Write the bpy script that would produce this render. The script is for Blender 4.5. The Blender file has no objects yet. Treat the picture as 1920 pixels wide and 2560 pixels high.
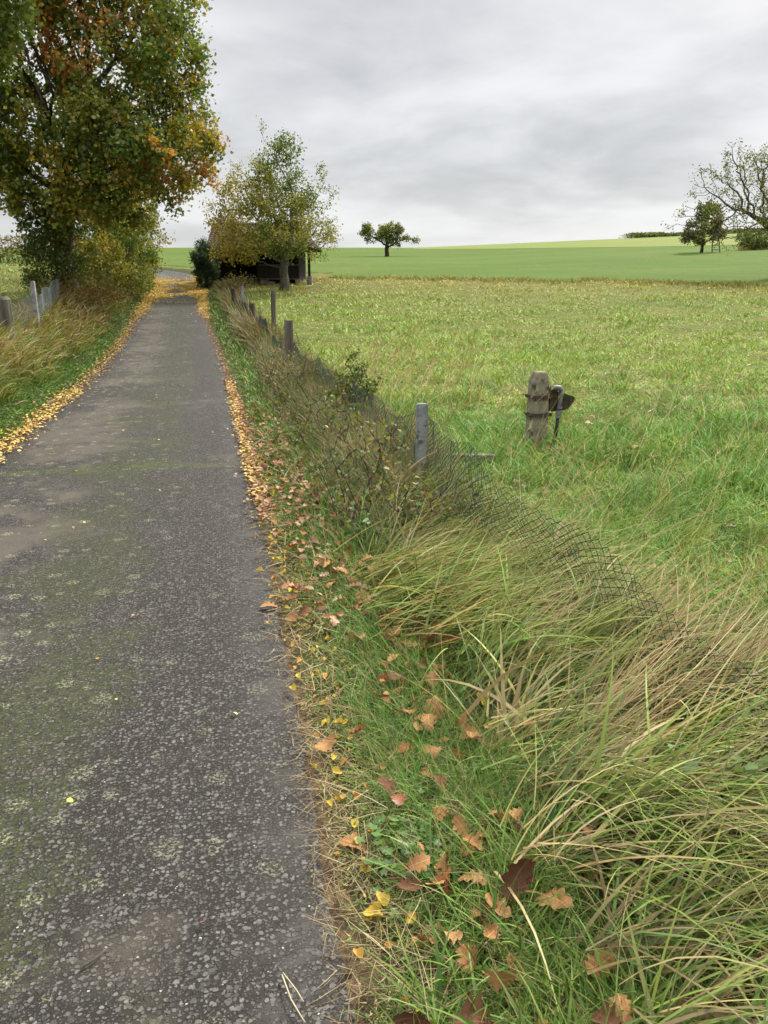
import bpy, bmesh, math, random
import numpy as np
R = math.radians
rng = np.random.default_rng(7)
random.seed(7)
S = bpy.context.scene
COL = S.collection

# ------------------------------------------------------------------ camera, world, sun, exposure
cam_d = bpy.data.cameras.new('camera'); cam = bpy.data.objects.new('camera', cam_d); COL.objects.link(cam)
cam.location = (0, 0, 1.6); cam.rotation_euler = (R(90 - 16), 0, 0)
cam_d.sensor_fit = 'VERTICAL'; cam_d.sensor_height = 36; cam_d.lens = 27.04
cam_d.clip_start = 0.02; cam_d.clip_end = 5000
S.camera = cam
S.view_settings.view_transform = 'Standard'; S.view_settings.look = 'None'
S.view_settings.exposure = 1.38; S.view_settings.gamma = 1
try: S.view_settings.use_curve_mapping = False
except Exception: pass
S.cycles.max_bounces = 6; S.cycles.diffuse_bounces = 3; S.cycles.glossy_bounces = 2
S.cycles.transmission_bounces = 3; S.cycles.transparent_max_bounces = 4
S.cycles.use_adaptive_sampling = True; S.cycles.adaptive_threshold = 0.02
S.cycles.caustics_reflective = False; S.cycles.caustics_refractive = False
S.cycles.sample_clamp_indirect = 6

SUN_AZ, SUN_EL = R(38), R(46)             # azimuth clockwise from +Y
sd = (math.cos(SUN_EL) * math.sin(SUN_AZ), math.cos(SUN_EL) * math.cos(SUN_AZ), math.sin(SUN_EL))
sun_l = bpy.data.lights.new('sun', 'SUN'); sun = bpy.data.objects.new('sun', sun_l); COL.objects.link(sun)
sun_l.energy = 2.1; sun_l.angle = R(10); sun_l.color = (1, .955, .88)
from mathutils import Vector, Matrix
sun.rotation_euler = Vector(sd).to_track_quat('Z', 'Y').to_euler()
sun.location = (20, 20, 40)


class NT:
    """tiny node-graph helper"""
    def __init__(s, tree): s.t = tree; s.t.nodes.clear()
    def n(s, typ, **kw):
        nd = s.t.nodes.new(typ)
        for k, v in kw.items():
            if k.startswith('i_'): nd.inputs[k[2:].replace('_', ' ')].default_value = v
            else: setattr(nd, k, v)
        return nd
    def l(s, a, b): s.t.links.new(a, b)
    def math(s, op, a, b=None, c=None, clamp=False):
        m = s.n('ShaderNodeMath', operation=op); m.use_clamp = clamp
        for i, v in enumerate((a, b, c)):
            if v is None: continue
            if isinstance(v, (int, float)): m.inputs[i].default_value = v
            else: s.l(v, m.inputs[i])
        return m.outputs[0]
    def mix(s, fac, a, b, blend='MIX'):
        m = s.n('ShaderNodeMix', data_type='RGBA', blend_type=blend)
        for idx, v in ((0, fac), (6, a), (7, b)):
            if isinstance(v, (int, float)): m.inputs[idx].default_value = v
            elif isinstance(v, tuple): m.inputs[idx].default_value = (*v, 1) if len(v) == 3 else v
            else: s.l(v, m.inputs[idx])
        return m.outputs[2]
    def noise(s, vec, scale, detail=3, rough=.55, dist=0):
        nd = s.n('ShaderNodeTexNoise'); nd.inputs['Scale'].default_value = scale
        nd.inputs['Detail'].default_value = detail; nd.inputs['Roughness'].default_value = rough
        nd.inputs['Distortion'].default_value = dist
        if vec is not None: s.l(vec, nd.inputs['Vector'])
        return nd.outputs['Fac']
    def ramp(s, v, lo, hi, interp='SMOOTHSTEP', a=0., b=1.):
        m = s.n('ShaderNodeMapRange', interpolation_type=interp)
        m.inputs[1].default_value = lo; m.inputs[2].default_value = hi
        m.inputs[3].default_value = a; m.inputs[4].default_value = b
        s.l(v, m.inputs[0]); return m.outputs[0]


W = bpy.data.worlds.new('World'); S.world = W; W.use_nodes = True
g = NT(W.node_tree)
tc = g.n('ShaderNodeTexCoord'); sky = g.n('ShaderNodeTexSky', sky_type='NISHITA', sun_disc=False)
sky.sun_elevation = SUN_EL; sky.sun_rotation = SUN_AZ
sep = g.n('ShaderNodeSeparateXYZ'); g.l(tc.outputs['Generated'], sep.inputs[0])
dz = sep.outputs[2]; dzc = g.math('MAXIMUM', dz, 0.0)
den = g.math('ADD', dzc, 0.16)
cx = g.math('DIVIDE', sep.outputs[0], den); cy = g.math('DIVIDE', sep.outputs[1], den)
cmb = g.n('ShaderNodeCombineXYZ'); g.l(cx, cmb.inputs[0]); g.l(cy, cmb.inputs[1]); cmb.inputs[2].default_value = 3.7
rotm = g.n('ShaderNodeMapping'); rotm.inputs['Location'].default_value = (3.1, 1.7, 0); rotm.inputs['Rotation'].default_value = (0, 0, .6); rotm.inputs['Scale'].default_value = (1, .9, 1); g.l(cmb.outputs[0], rotm.inputs[0])
n1 = g.noise(cmb.outputs[0], 0.50, 4, .5, .3); n2 = g.noise(rotm.outputs[0], 1.7, 6, .52, .25)
nn = g.math('ADD', g.math('MULTIPLY', n1, .58), g.math('MULTIPLY', n2, .42))
cl = g.ramp(nn, .38, .62)                                   # 1 = thin bright cloud, 0 = heavy grey
ramp = g.mix(cl, (1.98, 1.96, 1.97), (3.35, 3.33, 3.33))     # heavy grey base / bright tops
# overcast distribution: brighter towards the zenith, and a veiled sun
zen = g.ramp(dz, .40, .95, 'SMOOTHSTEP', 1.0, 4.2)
bri = g.mix(1.0, ramp, (1, 1, 1), 'MULTIPLY')
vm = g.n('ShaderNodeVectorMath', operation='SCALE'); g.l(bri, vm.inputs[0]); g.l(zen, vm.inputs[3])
dot = g.n('ShaderNodeVectorMath', operation='DOT_PRODUCT'); g.l(tc.outputs['Generated'], dot.inputs[0]); dot.inputs[1].default_value = sd
glow = g.math('POWER', g.ramp(dot.outputs['Value'], .78, 1.0), 1.7)
gl = g.n('ShaderNodeVectorMath', operation='SCALE'); gl.inputs[0].default_value = (5.5, 4.7, 3.6); g.l(glow, gl.inputs[3])
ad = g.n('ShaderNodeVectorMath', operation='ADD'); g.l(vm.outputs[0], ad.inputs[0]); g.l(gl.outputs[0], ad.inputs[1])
hz = g.ramp(dz, .0, .14, 'SMOOTHSTEP', .55, 0.0)             # pale band low over the hills
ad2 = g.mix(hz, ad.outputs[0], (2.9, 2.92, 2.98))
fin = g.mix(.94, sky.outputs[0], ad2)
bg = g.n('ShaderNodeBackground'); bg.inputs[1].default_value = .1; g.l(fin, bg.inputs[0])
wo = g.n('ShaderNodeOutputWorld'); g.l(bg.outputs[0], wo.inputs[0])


# ------------------------------------------------------------------ numeric helpers
def sstep(a, b, x):
    t = np.clip((x - a) / (b - a), 0, 1); return t * t * (3 - 2 * t)

def vnoise(x, y, seed=0):
    """2-D value noise in 0..1"""
    xi = np.floor(x).astype(np.int64); yi = np.floor(y).astype(np.int64); xf = x - xi; yf = y - yi
    def h(a, b):
        n = (a * 374761393 + b * 668265263 + seed * 1442695) & 0x7fffffff
        n = ((n ^ (n >> 13)) * 1274126177) & 0x7fffffff
        return ((n ^ (n >> 16)) & 0xffff) / 65535.
    u = xf * xf * (3 - 2 * xf); v = yf * yf * (3 - 2 * yf)
    return (h(xi, yi) * (1 - u) + h(xi + 1, yi) * u) * (1 - v) + (h(xi, yi + 1) * (1 - u) + h(xi + 1, yi + 1) * u) * v

def fbm(x, y, s=1., seed=0, o=3):
    t = 0; a = .5; n = 0
    for k in range(o):
        t = t + a * vnoise(x * s, y * s, seed + k * 17); n += a; a *= .5; s *= 2.03
    return t / n

# terrain profile along the view
_kY = np.array([-120, 8, 16, 24, 31, 37, 43, 50, 60, 80, 100, 140, 180, 220, 260, 420, 900.])
_kZ = np.array([0, 0, .05, .33, .81, 1.38, 2.03, 2.62, 3.38, 4.55, 5.65, 8.15, 10.9, 12.3, 11.8, 4, -20.])
_ty = np.arange(-120, 900, .5); _tz = np.interp(_ty, _kY, _kZ)
_k = np.hanning(17); _k /= _k.sum(); _tz = np.convolve(np.pad(_tz, 8, 'edge'), _k, 'valid')
HALF = 1.22
_re = np.array([(.95, -4), (.22, 0), (-.06, 1.36), (-.546, 3.65), (-1.54, 8.25), (-3.62, 17.4), (-7.0, 31), (-9.75, 43), (-11.1, 47.5),
                (-13.4, 52.5), (-17.2, 57.3), (-24, 61.5), (-34, 64.5), (-60, 68), (-90, 72)])
def _catmull(p, n=24):
    out = []
    P = np.vstack([2 * p[0] - p[1], p, 2 * p[-1] - p[-2]])
    for i in range(1, len(P) - 2):
        a, b, c, d = P[i - 1], P[i], P[i + 1], P[i + 2]
        for t in np.linspace(0, 1, n, endpoint=False):
            out.append(.5 * ((2 * b) + (-a + c) * t + (2 * a - 5 * b + 4 * c - d) * t * t + (-a + 3 * b - 3 * c + d) * t ** 3))
    out.append(p[-1]); return np.array(out)
REDGE = _catmull(_re, 14)
_d = np.gradient(REDGE, axis=0); _d /= np.linalg.norm(_d, axis=1)[:, None]
RC = REDGE + HALF * np.stack([-_d[:, 1], _d[:, 0]], 1)        # centre line of the road
_seg = np.linalg.norm(np.diff(RC, axis=0), axis=1); RS = np.concatenate([[0], np.cumsum(_seg)])
_RT = np.diff(RC, axis=0) / _seg[:, None]

def road_coords(x, y):
    """signed lateral distance from the centre line (right positive) and length along it"""
    x = np.asarray(x, float).ravel(); y = np.asarray(y, float).ravel(); lat = np.empty_like(x); al = np.empty_like(x)
    for k in range(0, len(x), 20000):
        px = x[k:k + 20000, None] - RC[None, :-1, 0]; py = y[k:k + 20000, None] - RC[None, :-1, 1]
        t = np.clip(px * _RT[:, 0] + py * _RT[:, 1], 0, _seg)
        ex = px - t * _RT[:, 0]; ey = py - t * _RT[:, 1]; d2 = ex * ex + ey * ey
        i = d2.argmin(1); r = np.arange(len(i))
        cr = _RT[i, 0] * ey[r, i] - _RT[i, 1] * ex[r, i]
        lat[k:k + 20000] = -np.sign(cr) * np.sqrt(d2[r, i]); al[k:k + 20000] = RS[i] + t[r, i]
    return lat, al

def H_exact(x, y, lat=None):
    x = np.asarray(x, float); y = np.asarray(y, float)
    if lat is None: lat = road_coords(x, y)[0].reshape(x.shape)
    z = np.interp(y, _ty, _tz)
    dL = -lat - HALF; dR = lat - HALF
    z = z + .62 * sstep(.25, 2.3, dL) * sstep(-20, 4, y) * (1 - .6 * sstep(40, 58, y)) + .5 * sstep(2.5, 22, dL) * (1 - sstep(60, 110, y))
    z = z + .042 * np.maximum(0, x - 8) * sstep(40, 72, y)
    z = z + .045 * sstep(.1, .8, dR)
    off = np.maximum(dL, dR); m = sstep(.1, .9, off) * (1 - sstep(60, 120, y))
    z = z + m * (.10 * (fbm(x, y, .5, 3, 2) - .5) + .09 * (fbm(x, y, 2.2, 9, 2) - .5))
    return z

GX0, GY0, GST = -60., -5., .125; GNX, GNY = 880, 800      # lookup grid
_gx = GX0 + GST * np.arange(GNX); _gy = GY0 + GST * np.arange(GNY)
_GX, _GY = np.meshgrid(_gx, _gy)
_lt, _al = road_coords(_GX, _GY); LATG = _lt.reshape(_GX.shape).astype(np.float32); HG = H_exact(_GX, _GY, LATG).astype(np.float32)
del _GX, _GY, _lt, _al
def _look(G, x, y):
    fx = np.clip((x - GX0) / GST, 0, GNX - 1.001); fy = np.clip((y - GY0) / GST, 0, GNY - 1.001)
    i = fx.astype(int); j = fy.astype(int); u = fx - i; v = fy - j
    return (G[j, i] * (1 - u) + G[j, i + 1] * u) * (1 - v) + (G[j + 1, i] * (1 - u) + G[j + 1, i + 1] * u) * v
def inside(x, y): return (x > GX0 + 1) & (x < GX0 + GST * GNX - 1) & (y > GY0 + .5) & (y < GY0 + GST * GNY - 1)
def H(x, y):
    x = np.asarray(x, float); y = np.asarray(y, float); z = _look(HG, x, y); o = ~inside(x, y)
    if np.any(o):
        z = np.array(z, float); xo, yo = np.atleast_1d(x)[np.atleast_1d(o)], np.atleast_1d(y)[np.atleast_1d(o)]
        zz = np.atleast_1d(z); zz[np.atleast_1d(o)] = H_exact(xo, yo); z = zz if x.ndim else zz[0]
    return z
def LAT(x, y): return _look(LATG, np.asarray(x, float), np.asarray(y, float))
def Hf(x, y): return float(H(np.array([float(x)]), np.array([float(y)]))[0])

# ------------------------------------------------------------------ object helpers
def tag(o, label=None, cat=None, group=None, kind=None):
    if label: o['label'] = label
    if cat: o['category'] = cat
    if group: o['group'] = group
    if kind: o['kind'] = kind
    return o

def npmesh(name, V, F, mat, col=None, parent=None, smooth=False, uv=None, attrs=None, tri=None):
    me = bpy.data.meshes.new(name)
    V = np.asarray(V, np.float32); F = np.asarray(F, np.int32)
    me.vertices.add(len(V)); me.vertices.foreach_set('co', V.ravel())
    k = F.shape[1]; nl = F.size; nt = 0 if tri is None else len(tri)
    idx = F.ravel(); starts = np.arange(len(F), dtype=np.int32) * k
    if nt:
        idx = np.concatenate([idx, np.asarray(tri, np.int32).ravel()]); starts = np.concatenate([starts, nl + np.arange(nt, dtype=np.int32) * 3])
    me.loops.add(len(idx)); me.loops.foreach_set('vertex_index', idx)
    me.polygons.add(len(starts)); me.polygons.foreach_set('loop_start', starts.astype(np.int32))
    if smooth: me.polygons.foreach_set('use_smooth', np.ones(len(starts), bool))
    if col is not None:
        c = np.ones((len(V), 4), np.float32); c[:, :3] = col
        a = me.color_attributes.new('Col', 'FLOAT_COLOR', 'POINT'); a.data.foreach_set('color', c.ravel())
    if attrs:
        for an, av in attrs.items():
            a = me.attributes.new(an, 'FLOAT', 'POINT'); a.data.foreach_set('value', np.asarray(av, np.float32))
    if uv is not None:
        ul = me.uv_layers.new(name='UVMap'); ul.data.foreach_set('uv', np.asarray(uv, np.float32)[idx].ravel())
    me.update(calc_edges=True); me.validate()
    me.materials.append(mat)
    o = bpy.data.objects.new(name, me); COL.objects.link(o)
    if parent is not None: o.parent = parent
    return o

def empty(name, loc, label, cat, group=None, rz=0):
    o = bpy.data.objects.new(name, None); COL.objects.link(o); o.location = loc; o.rotation_euler = (0, 0, rz)
    o.empty_display_size = .2
    return tag(o, label, cat, group)

class MB:
    """collects boxes, tubes and prisms into ONE mesh"""
    def __init__(s): s.bm = bmesh.new()
    def box(s, c, d, rot=None, bev=0.0):
        r = bmesh.ops.create_cube(s.bm, size=1); vs = r['verts']
        M = Matrix.Translation(c) @ (rot.to_4x4() if rot is not None else Matrix()) @ Matrix.Diagonal((*d, 1))
        bmesh.ops.transform(s.bm, matrix=M, verts=vs)
        if bev:
            es = list({e for v in vs for e in v.link_edges}); bmesh.ops.bevel(s.bm, geom=es, offset=bev, segments=2, affect='EDGES')
        return s
    def tube(s, pts, rad, n=8, cap=True):
        pts = [Vector(p) for p in pts]; rad = rad if isinstance(rad, (list, tuple)) else [rad] * len(pts); rings = []; up = None
        for i, p in enumerate(pts):
            t = (pts[min(i + 1, len(pts) - 1)] - pts[max(i - 1, 0)]).normalized()
            if up is None: up = Vector((0, 0, 1)) if abs(t.z) < .9 else Vector((1, 0, 0))
            a = t.cross(up).normalized(); b = t.cross(a).normalized(); up = -b if (-b).dot(up) > 0 else b
            rings.append([s.bm.verts.new(p + (a * math.cos(k * 2 * math.pi / n) + b * math.sin(k * 2 * math.pi / n)) * float(rad[i])) for k in range(n)])
        for r0, r1 in zip(rings, rings[1:]):
            for k in range(n): s.bm.faces.new((r0[k], r0[(k + 1) % n], r1[(k + 1) % n], r1[k]))
        if cap: s.bm.faces.new(rings[0][::-1]); s.bm.faces.new(rings[-1])
        return s
    def poly(s, quads):
        for q in quads: s.bm.faces.new([s.bm.verts.new(p) for p in q])
        return s
    def jitter(s, a):
        for v in s.bm.verts: v.co += Vector((random.uniform(-a, a), random.uniform(-a, a), random.uniform(-a, a)))
        return s
    def build(s, name, mat, parent=None, smooth=False, label=None):
        bmesh.ops.recalc_face_normals(s.bm, faces=s.bm.faces[:])
        me = bpy.data.meshes.new(name); s.bm.to_mesh(me); s.bm.free(); me.materials.append(mat)
        if smooth:
            for p in me.polygons: p.use_smooth = True
        o = bpy.data.objects.new(name, me); COL.objects.link(o)
        if parent is not None: o.parent = parent
        if label: o['label'] = label
        return o

# ------------------------------------------------------------------ materials
def newmat(name):
    m = bpy.data.materials.new(name); m.use_nodes = True; return m, NT(m.node_tree)

def leaf_mat(name, trans=.35, gloss=.05, vary=.0, rough=.45):
    """leaf / blade: diffuse + light passing through, colour from the mesh"""
    m, g = newmat(name)
    at = g.n('ShaderNodeAttribute', attribute_name='Col'); c = at.outputs['Color']
    d = g.n('ShaderNodeBsdfDiffuse'); g.l(c, d.inputs[0])
    t = g.n('ShaderNodeBsdfTranslucent')
    c2 = g.mix(1.0, c, (1.15, 1.1, .55), 'MULTIPLY'); g.l(c2, t.inputs[0])
    mx = g.n('ShaderNodeMixShader'); mx.inputs[0].default_value = trans; g.l(d.outputs[0], mx.inputs[1]); g.l(t.outputs[0], mx.inputs[2])
    gs = g.n('ShaderNodeBsdfGlossy'); gs.inputs['Roughness'].default_value = rough; gs.inputs[0].default_value = (.9, .95, 1, 1)
    m2 = g.n('ShaderNodeMixShader'); m2.inputs[0].default_value = gloss; g.l(mx.outputs[0], m2.inputs[1]); g.l(gs.outputs[0], m2.inputs[2])
    o = g.n('ShaderNodeOutputMaterial'); g.l(m2.outputs[0], o.inputs[0]); return m

def rough_mat(name, c1, c2, scale=6., rough=.85, bump=.3, bscale=30., stretch=None, spots=None, spec=.3, metal=0.):
    m, g = newmat(name)
    tc = g.n('ShaderNodeTexCoord'); v = tc.outputs['Object']
    if stretch:
        mp = g.n('ShaderNodeMapping'); mp.inputs['Scale'].default_value = stretch; g.l(v, mp.inputs[0]); v = mp.outputs[0]
    f = g.ramp(g.noise(v, scale, 5, .6, .4), .3, .7); c = g.mix(f, c1, c2)
    if spots:
        f2 = g.ramp(g.noise(tc.outputs['Object'], spots[1], 4, .65), spots[2], spots[2] + .08); c = g.mix(f2, c, spots[0])
    b = g.n('ShaderNodeBump'); b.inputs['Strength'].default_value = bump; b.inputs['Distance'].default_value = .02
    g.l(g.noise(v, bscale, 5, .65), b.inputs['Height'])
    p = g.n('ShaderNodeBsdfPrincipled'); g.l(c, p.inputs['Base Color']); p.inputs['Roughness'].default_value = rough
    p.inputs['Specular IOR Level'].default_value = spec; p.inputs['Metallic'].default_value = metal
    g.l(b.outputs[0], p.inputs['Normal']); o = g.n('ShaderNodeOutputMaterial'); g.l(p.outputs[0], o.inputs[0]); return m

M = {}
M['grass'] = leaf_mat('grass_blades', .15, .02)
M['straw'] = leaf_mat('dry_stalks', .15, .015)
M['tree_leaf'] = leaf_mat('tree_leaves', .32, .025)
M['litter'] = leaf_mat('dry_leaves', .12, .03)
M['bark'] = rough_mat('bark', (.045, .036, .028), (.11, .095, .075), 9, .92, .8, 14, (1, 1, .25))
M['bark_grey'] = rough_mat('apple_bark', (.07, .06, .05), (.17, .15, .125), 9, .92, .8, 14, (1, 1, .3), ((.19, .2, .14), 5, .58))
M['twig'] = rough_mat('twigs', (.028, .02, .016), (.06, .045, .036), 9, .8, .2, 30)
M['wood_old'] = rough_mat('weathered_wood', (.065, .055, .044), (.175, .152, .122), 10, .9, .6, 22, (1, 1, .12), ((.1, .12, .06), 7, .6))
M['wood_brown'] = rough_mat('brown_post_wood', (.05, .036, .027), (.125, .095, .072), 10, .9, .6, 22, (1, 1, .12), ((.08, .09, .05), 7, .6))
M['wood_dark'] = rough_mat('dark_stained_boards', (.010, .0075, .006), (.026, .019, .015), 8, .85, .5, 20, (6, 6, .3))
M['concrete'] = rough_mat('old_concrete', (.17, .15, .105), (.31, .275, .20), 11, .93, .6, 70, None, ((.075, .08, .045), 9, .56))
M['concrete_pale'] = rough_mat('pale_concrete', (.19, .195, .20), (.33, .335, .34), 9, .9, .6, 50, None, ((.10, .10, .075), 7, .54))
M['metal_dark'] = rough_mat('rusty_dark_iron', (.02, .017, .015), (.07, .045, .032), 14, .6, .4, 40, spec=.5)
M['bowl'] = rough_mat('rusty_cast_iron', (.026, .018, .014), (.085, .055, .038), 12, .65, .4, 40, spec=.4)
M['pipe'] = rough_mat('grey_galvanised_pipe', (.11, .112, .115), (.22, .225, .23), 20, .55, .25, 60, None, ((.06, .06, .055), 14, .58), spec=.5, metal=.3)
M['rubber'] = rough_mat('black_hose', (.015, .015, .015), (.04, .04, .038), 14, .6, .2, 60)
M['wire'] = rough_mat('green_coated_wire', (.006, .022, .018), (.014, .038, .03), 20, .6, .1, 60, spec=.25)
M['tile'] = rough_mat('clay_roof_tiles', (.035, .025, .021), (.10, .068, .052), 5, .9, .5, 22, None, ((.09, .085, .07), 3, .56))

# ------------------------------------------------------------------ ground
def ground_mat():
    m, g = newmat('turf')
    geo = g.n('ShaderNodeNewGeometry'); P = geo.outputs['Position']
    dr = g.n('ShaderNodeAttribute', attribute_name='edge').outputs['Fac']
    lf = g.n('ShaderNodeAttribute', attribute_name='meadow').outputs['Fac']
    nA = g.noise(P, .35, 4, .6); nB = g.noise(P, 2.2, 5, .65); nC = g.noise(P, 14, 4, .7)
    grn = g.mix(g.ramp(nB, .35, .65), (.022, .035, .010), (.05, .065, .018))
    mead = g.mix(g.ramp(nA, .35, .65), (.085, .12, .025), (.12, .135, .035))
    mead = g.mix(g.ramp(nB, .4, .7), mead, (.15, .13, .045))
    c = g.mix(lf, grn, mead)
    soil = g.mix(g.ramp(nC, .35, .65), (.05, .036, .024), (.15, .105, .06))
    e = g.math('ADD', dr, g.math('MULTIPLY', g.math('SUBTRACT', nB, .5), .25))
    c = g.mix(g.ramp(e, .0, .14, 'SMOOTHSTEP', 1., 0.), c, soil)
    thatch = g.ramp(nC, .52, .68, 'SMOOTHSTEP', 0., .55); c = g.mix(thatch, c, (.16, .115, .06))
    bp = g.n('ShaderNodeBump'); bp.inputs['Strength'].default_value = .9; bp.inputs['Distance'].default_value = .05
    g.l(g.math('ADD', nC, nB), bp.inputs['Height'])
    p = g.n('ShaderNodeBsdfPrincipled'); g.l(c, p.inputs['Base Color']); p.inputs['Roughness'].default_value = .95
    p.inputs['Specular IOR Level'].default_value = .1; g.l(bp.outputs[0], p.inputs['Normal'])
    o = g.n('ShaderNodeOutputMaterial'); g.l(p.outputs[0], o.inputs[0]); return m

def lines(*segs):
    out = []
    for a, b, s in segs: out.append(np.arange(a, b, s))
    return np.concatenate(out)
gx = lines((-34, -5, .3), (-5, 4, .12), (4, 34.1, .45)); gy = lines((-4, 12, .12), (12, 72, .3))
ext = 34 + np.cumsum(.8 * 1.1 ** np.arange(46)); ext = ext[ext < 700]
gx = np.concatenate([-ext[::-1] - .2, gx, ext + .4]); extY = 72 + np.cumsum(.5 * 1.08 ** np.arange(70)); extY = extY[extY < 820]
gy = np.concatenate([[-80, -50, -30, -18, -10, -6], gy, extY])
XX, YY = np.meshgrid(gx, gy); lat0 = road_coords(XX, YY)[0].reshape(XX.shape)
inside_road = HALF - np.abs(lat0)
ZZ = H_exact(XX, YY, lat0) - .10 * sstep(.0, .28, inside_road)
nx, ny = len(gx), len(gy)
ii = (np.arange(ny - 1)[:, None] * nx + np.arange(nx - 1)[None]).ravel()
GF = np.stack([ii, ii + 1, ii + nx + 1, ii + nx], 1)
dRr = lat0 - HALF
mead = np.clip(sstep(1.0, 1.8, dRr) + sstep(2.4, 4, -lat0 - HALF), 0, 1) * sstep(5, 12, YY)
ground = npmesh('ground', np.stack([XX, YY, ZZ], -1).reshape(-1, 3), GF, ground_mat(), smooth=True,
                attrs={'edge': (-inside_road).ravel(), 'meadow': mead.ravel()})
tag(ground, kind='structure')

# ------------------------------------------------------------------ far fields (sheets on the hill)
def field_mat(name, c1, c2, c3):
    m, g = newmat(name)
    P = g.n('ShaderNodeNewGeometry').outputs['Position']
    mp = g.n('ShaderNodeMapping'); mp.inputs['Scale'].default_value = (.35, 1, 1); g.l(P, mp.inputs[0])
    nA = g.noise(mp.outputs[0], .07, 4, .6); nB = g.noise(P, 1.4, 5, .7); nD = g.noise(mp.outputs[0], .35, 4, .65)
    c = g.mix(g.ramp(nA, .35, .65), c1, c2); c = g.mix(g.ramp(nD, .45, .7, 'SMOOTHSTEP', 0, .6), c, c3)
    c = g.mix(g.ramp(nB, .60, .72, 'SMOOTHSTEP', 0., .16), c, (.06, .10, .03))
    bp = g.n('ShaderNodeBump'); bp.inputs['Strength'].default_value = .8; bp.inputs['Distance'].default_value = .15
    g.l(nB, bp.inputs['Height'])
    p = g.n('ShaderNodeBsdfPrincipled'); g.l(c, p.inputs['Base Color']); p.inputs['Roughness'].default_value = .95
    p.inputs['Specular IOR Level'].default_value = .1; g.l(bp.outputs[0], p.inputs['Normal'])
    o = g.n('ShaderNodeOutputMaterial'); g.l(p.outputs[0], o.inputs[0]); return m

def bnd1(x): return 46.3 - .20 * np.maximum(x + 2, 0) + .5 * np.sin(x * .6) + .35 * np.sin(x * 1.7 + 1) + .3 * np.sin(x * 4.1)      # meadow / crop line
def bnd2(x): return 170 - 2.1 * np.clip(x - 4, 0, 47) + .0 * x                                                # crop / upper field line
def sheet(name, ya, yb, x0, x1, mat, dz, nxs=220, nys=60):
    xs = np.linspace(x0, x1, nxs); V = []
    for j in range(nys + 1):
        t = (j / nys) ** 1.6; y = ya(xs) + (yb(xs) - ya(xs)) * t
        V.append(np.stack([xs, y, H_exact(xs, y) + dz], 1))
    V = np.concatenate(V); i = (np.arange(nys)[:, None] * nxs + np.arange(nxs - 1)[None]).ravel()
    return tag(npmesh(name, V, np.stack([i, i + 1, i + nxs + 1, i + nxs], 1), mat, smooth=True), kind='structure')
sheet('crop_field', bnd1, bnd2, -3.2, 260, field_mat('young_crop', (.064, .112, .019), (.084, .128, .024), (.106, .138, .031)), .03)
sheet('upper_field', bnd2, lambda x: 0 * x + 300, -3.2, 400, field_mat('upper_grass', (.15, .185, .05), (.17, .198, .058), (.158, .187, .053)), .05)
sheet('crop_field', lambda x: np.interp(x, [-120, -34, -24, -17, -13, -11, -3.2], [74, 68, 64, 60.5, 55, 50, 49.2]) + 1.4, lambda x: 0 * x + 300, -120, -3.2,
      field_mat('young_crop_beyond_bend', (.064, .112, .019), (.084, .128, .024), (.106, .138, .031)), .02)

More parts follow.
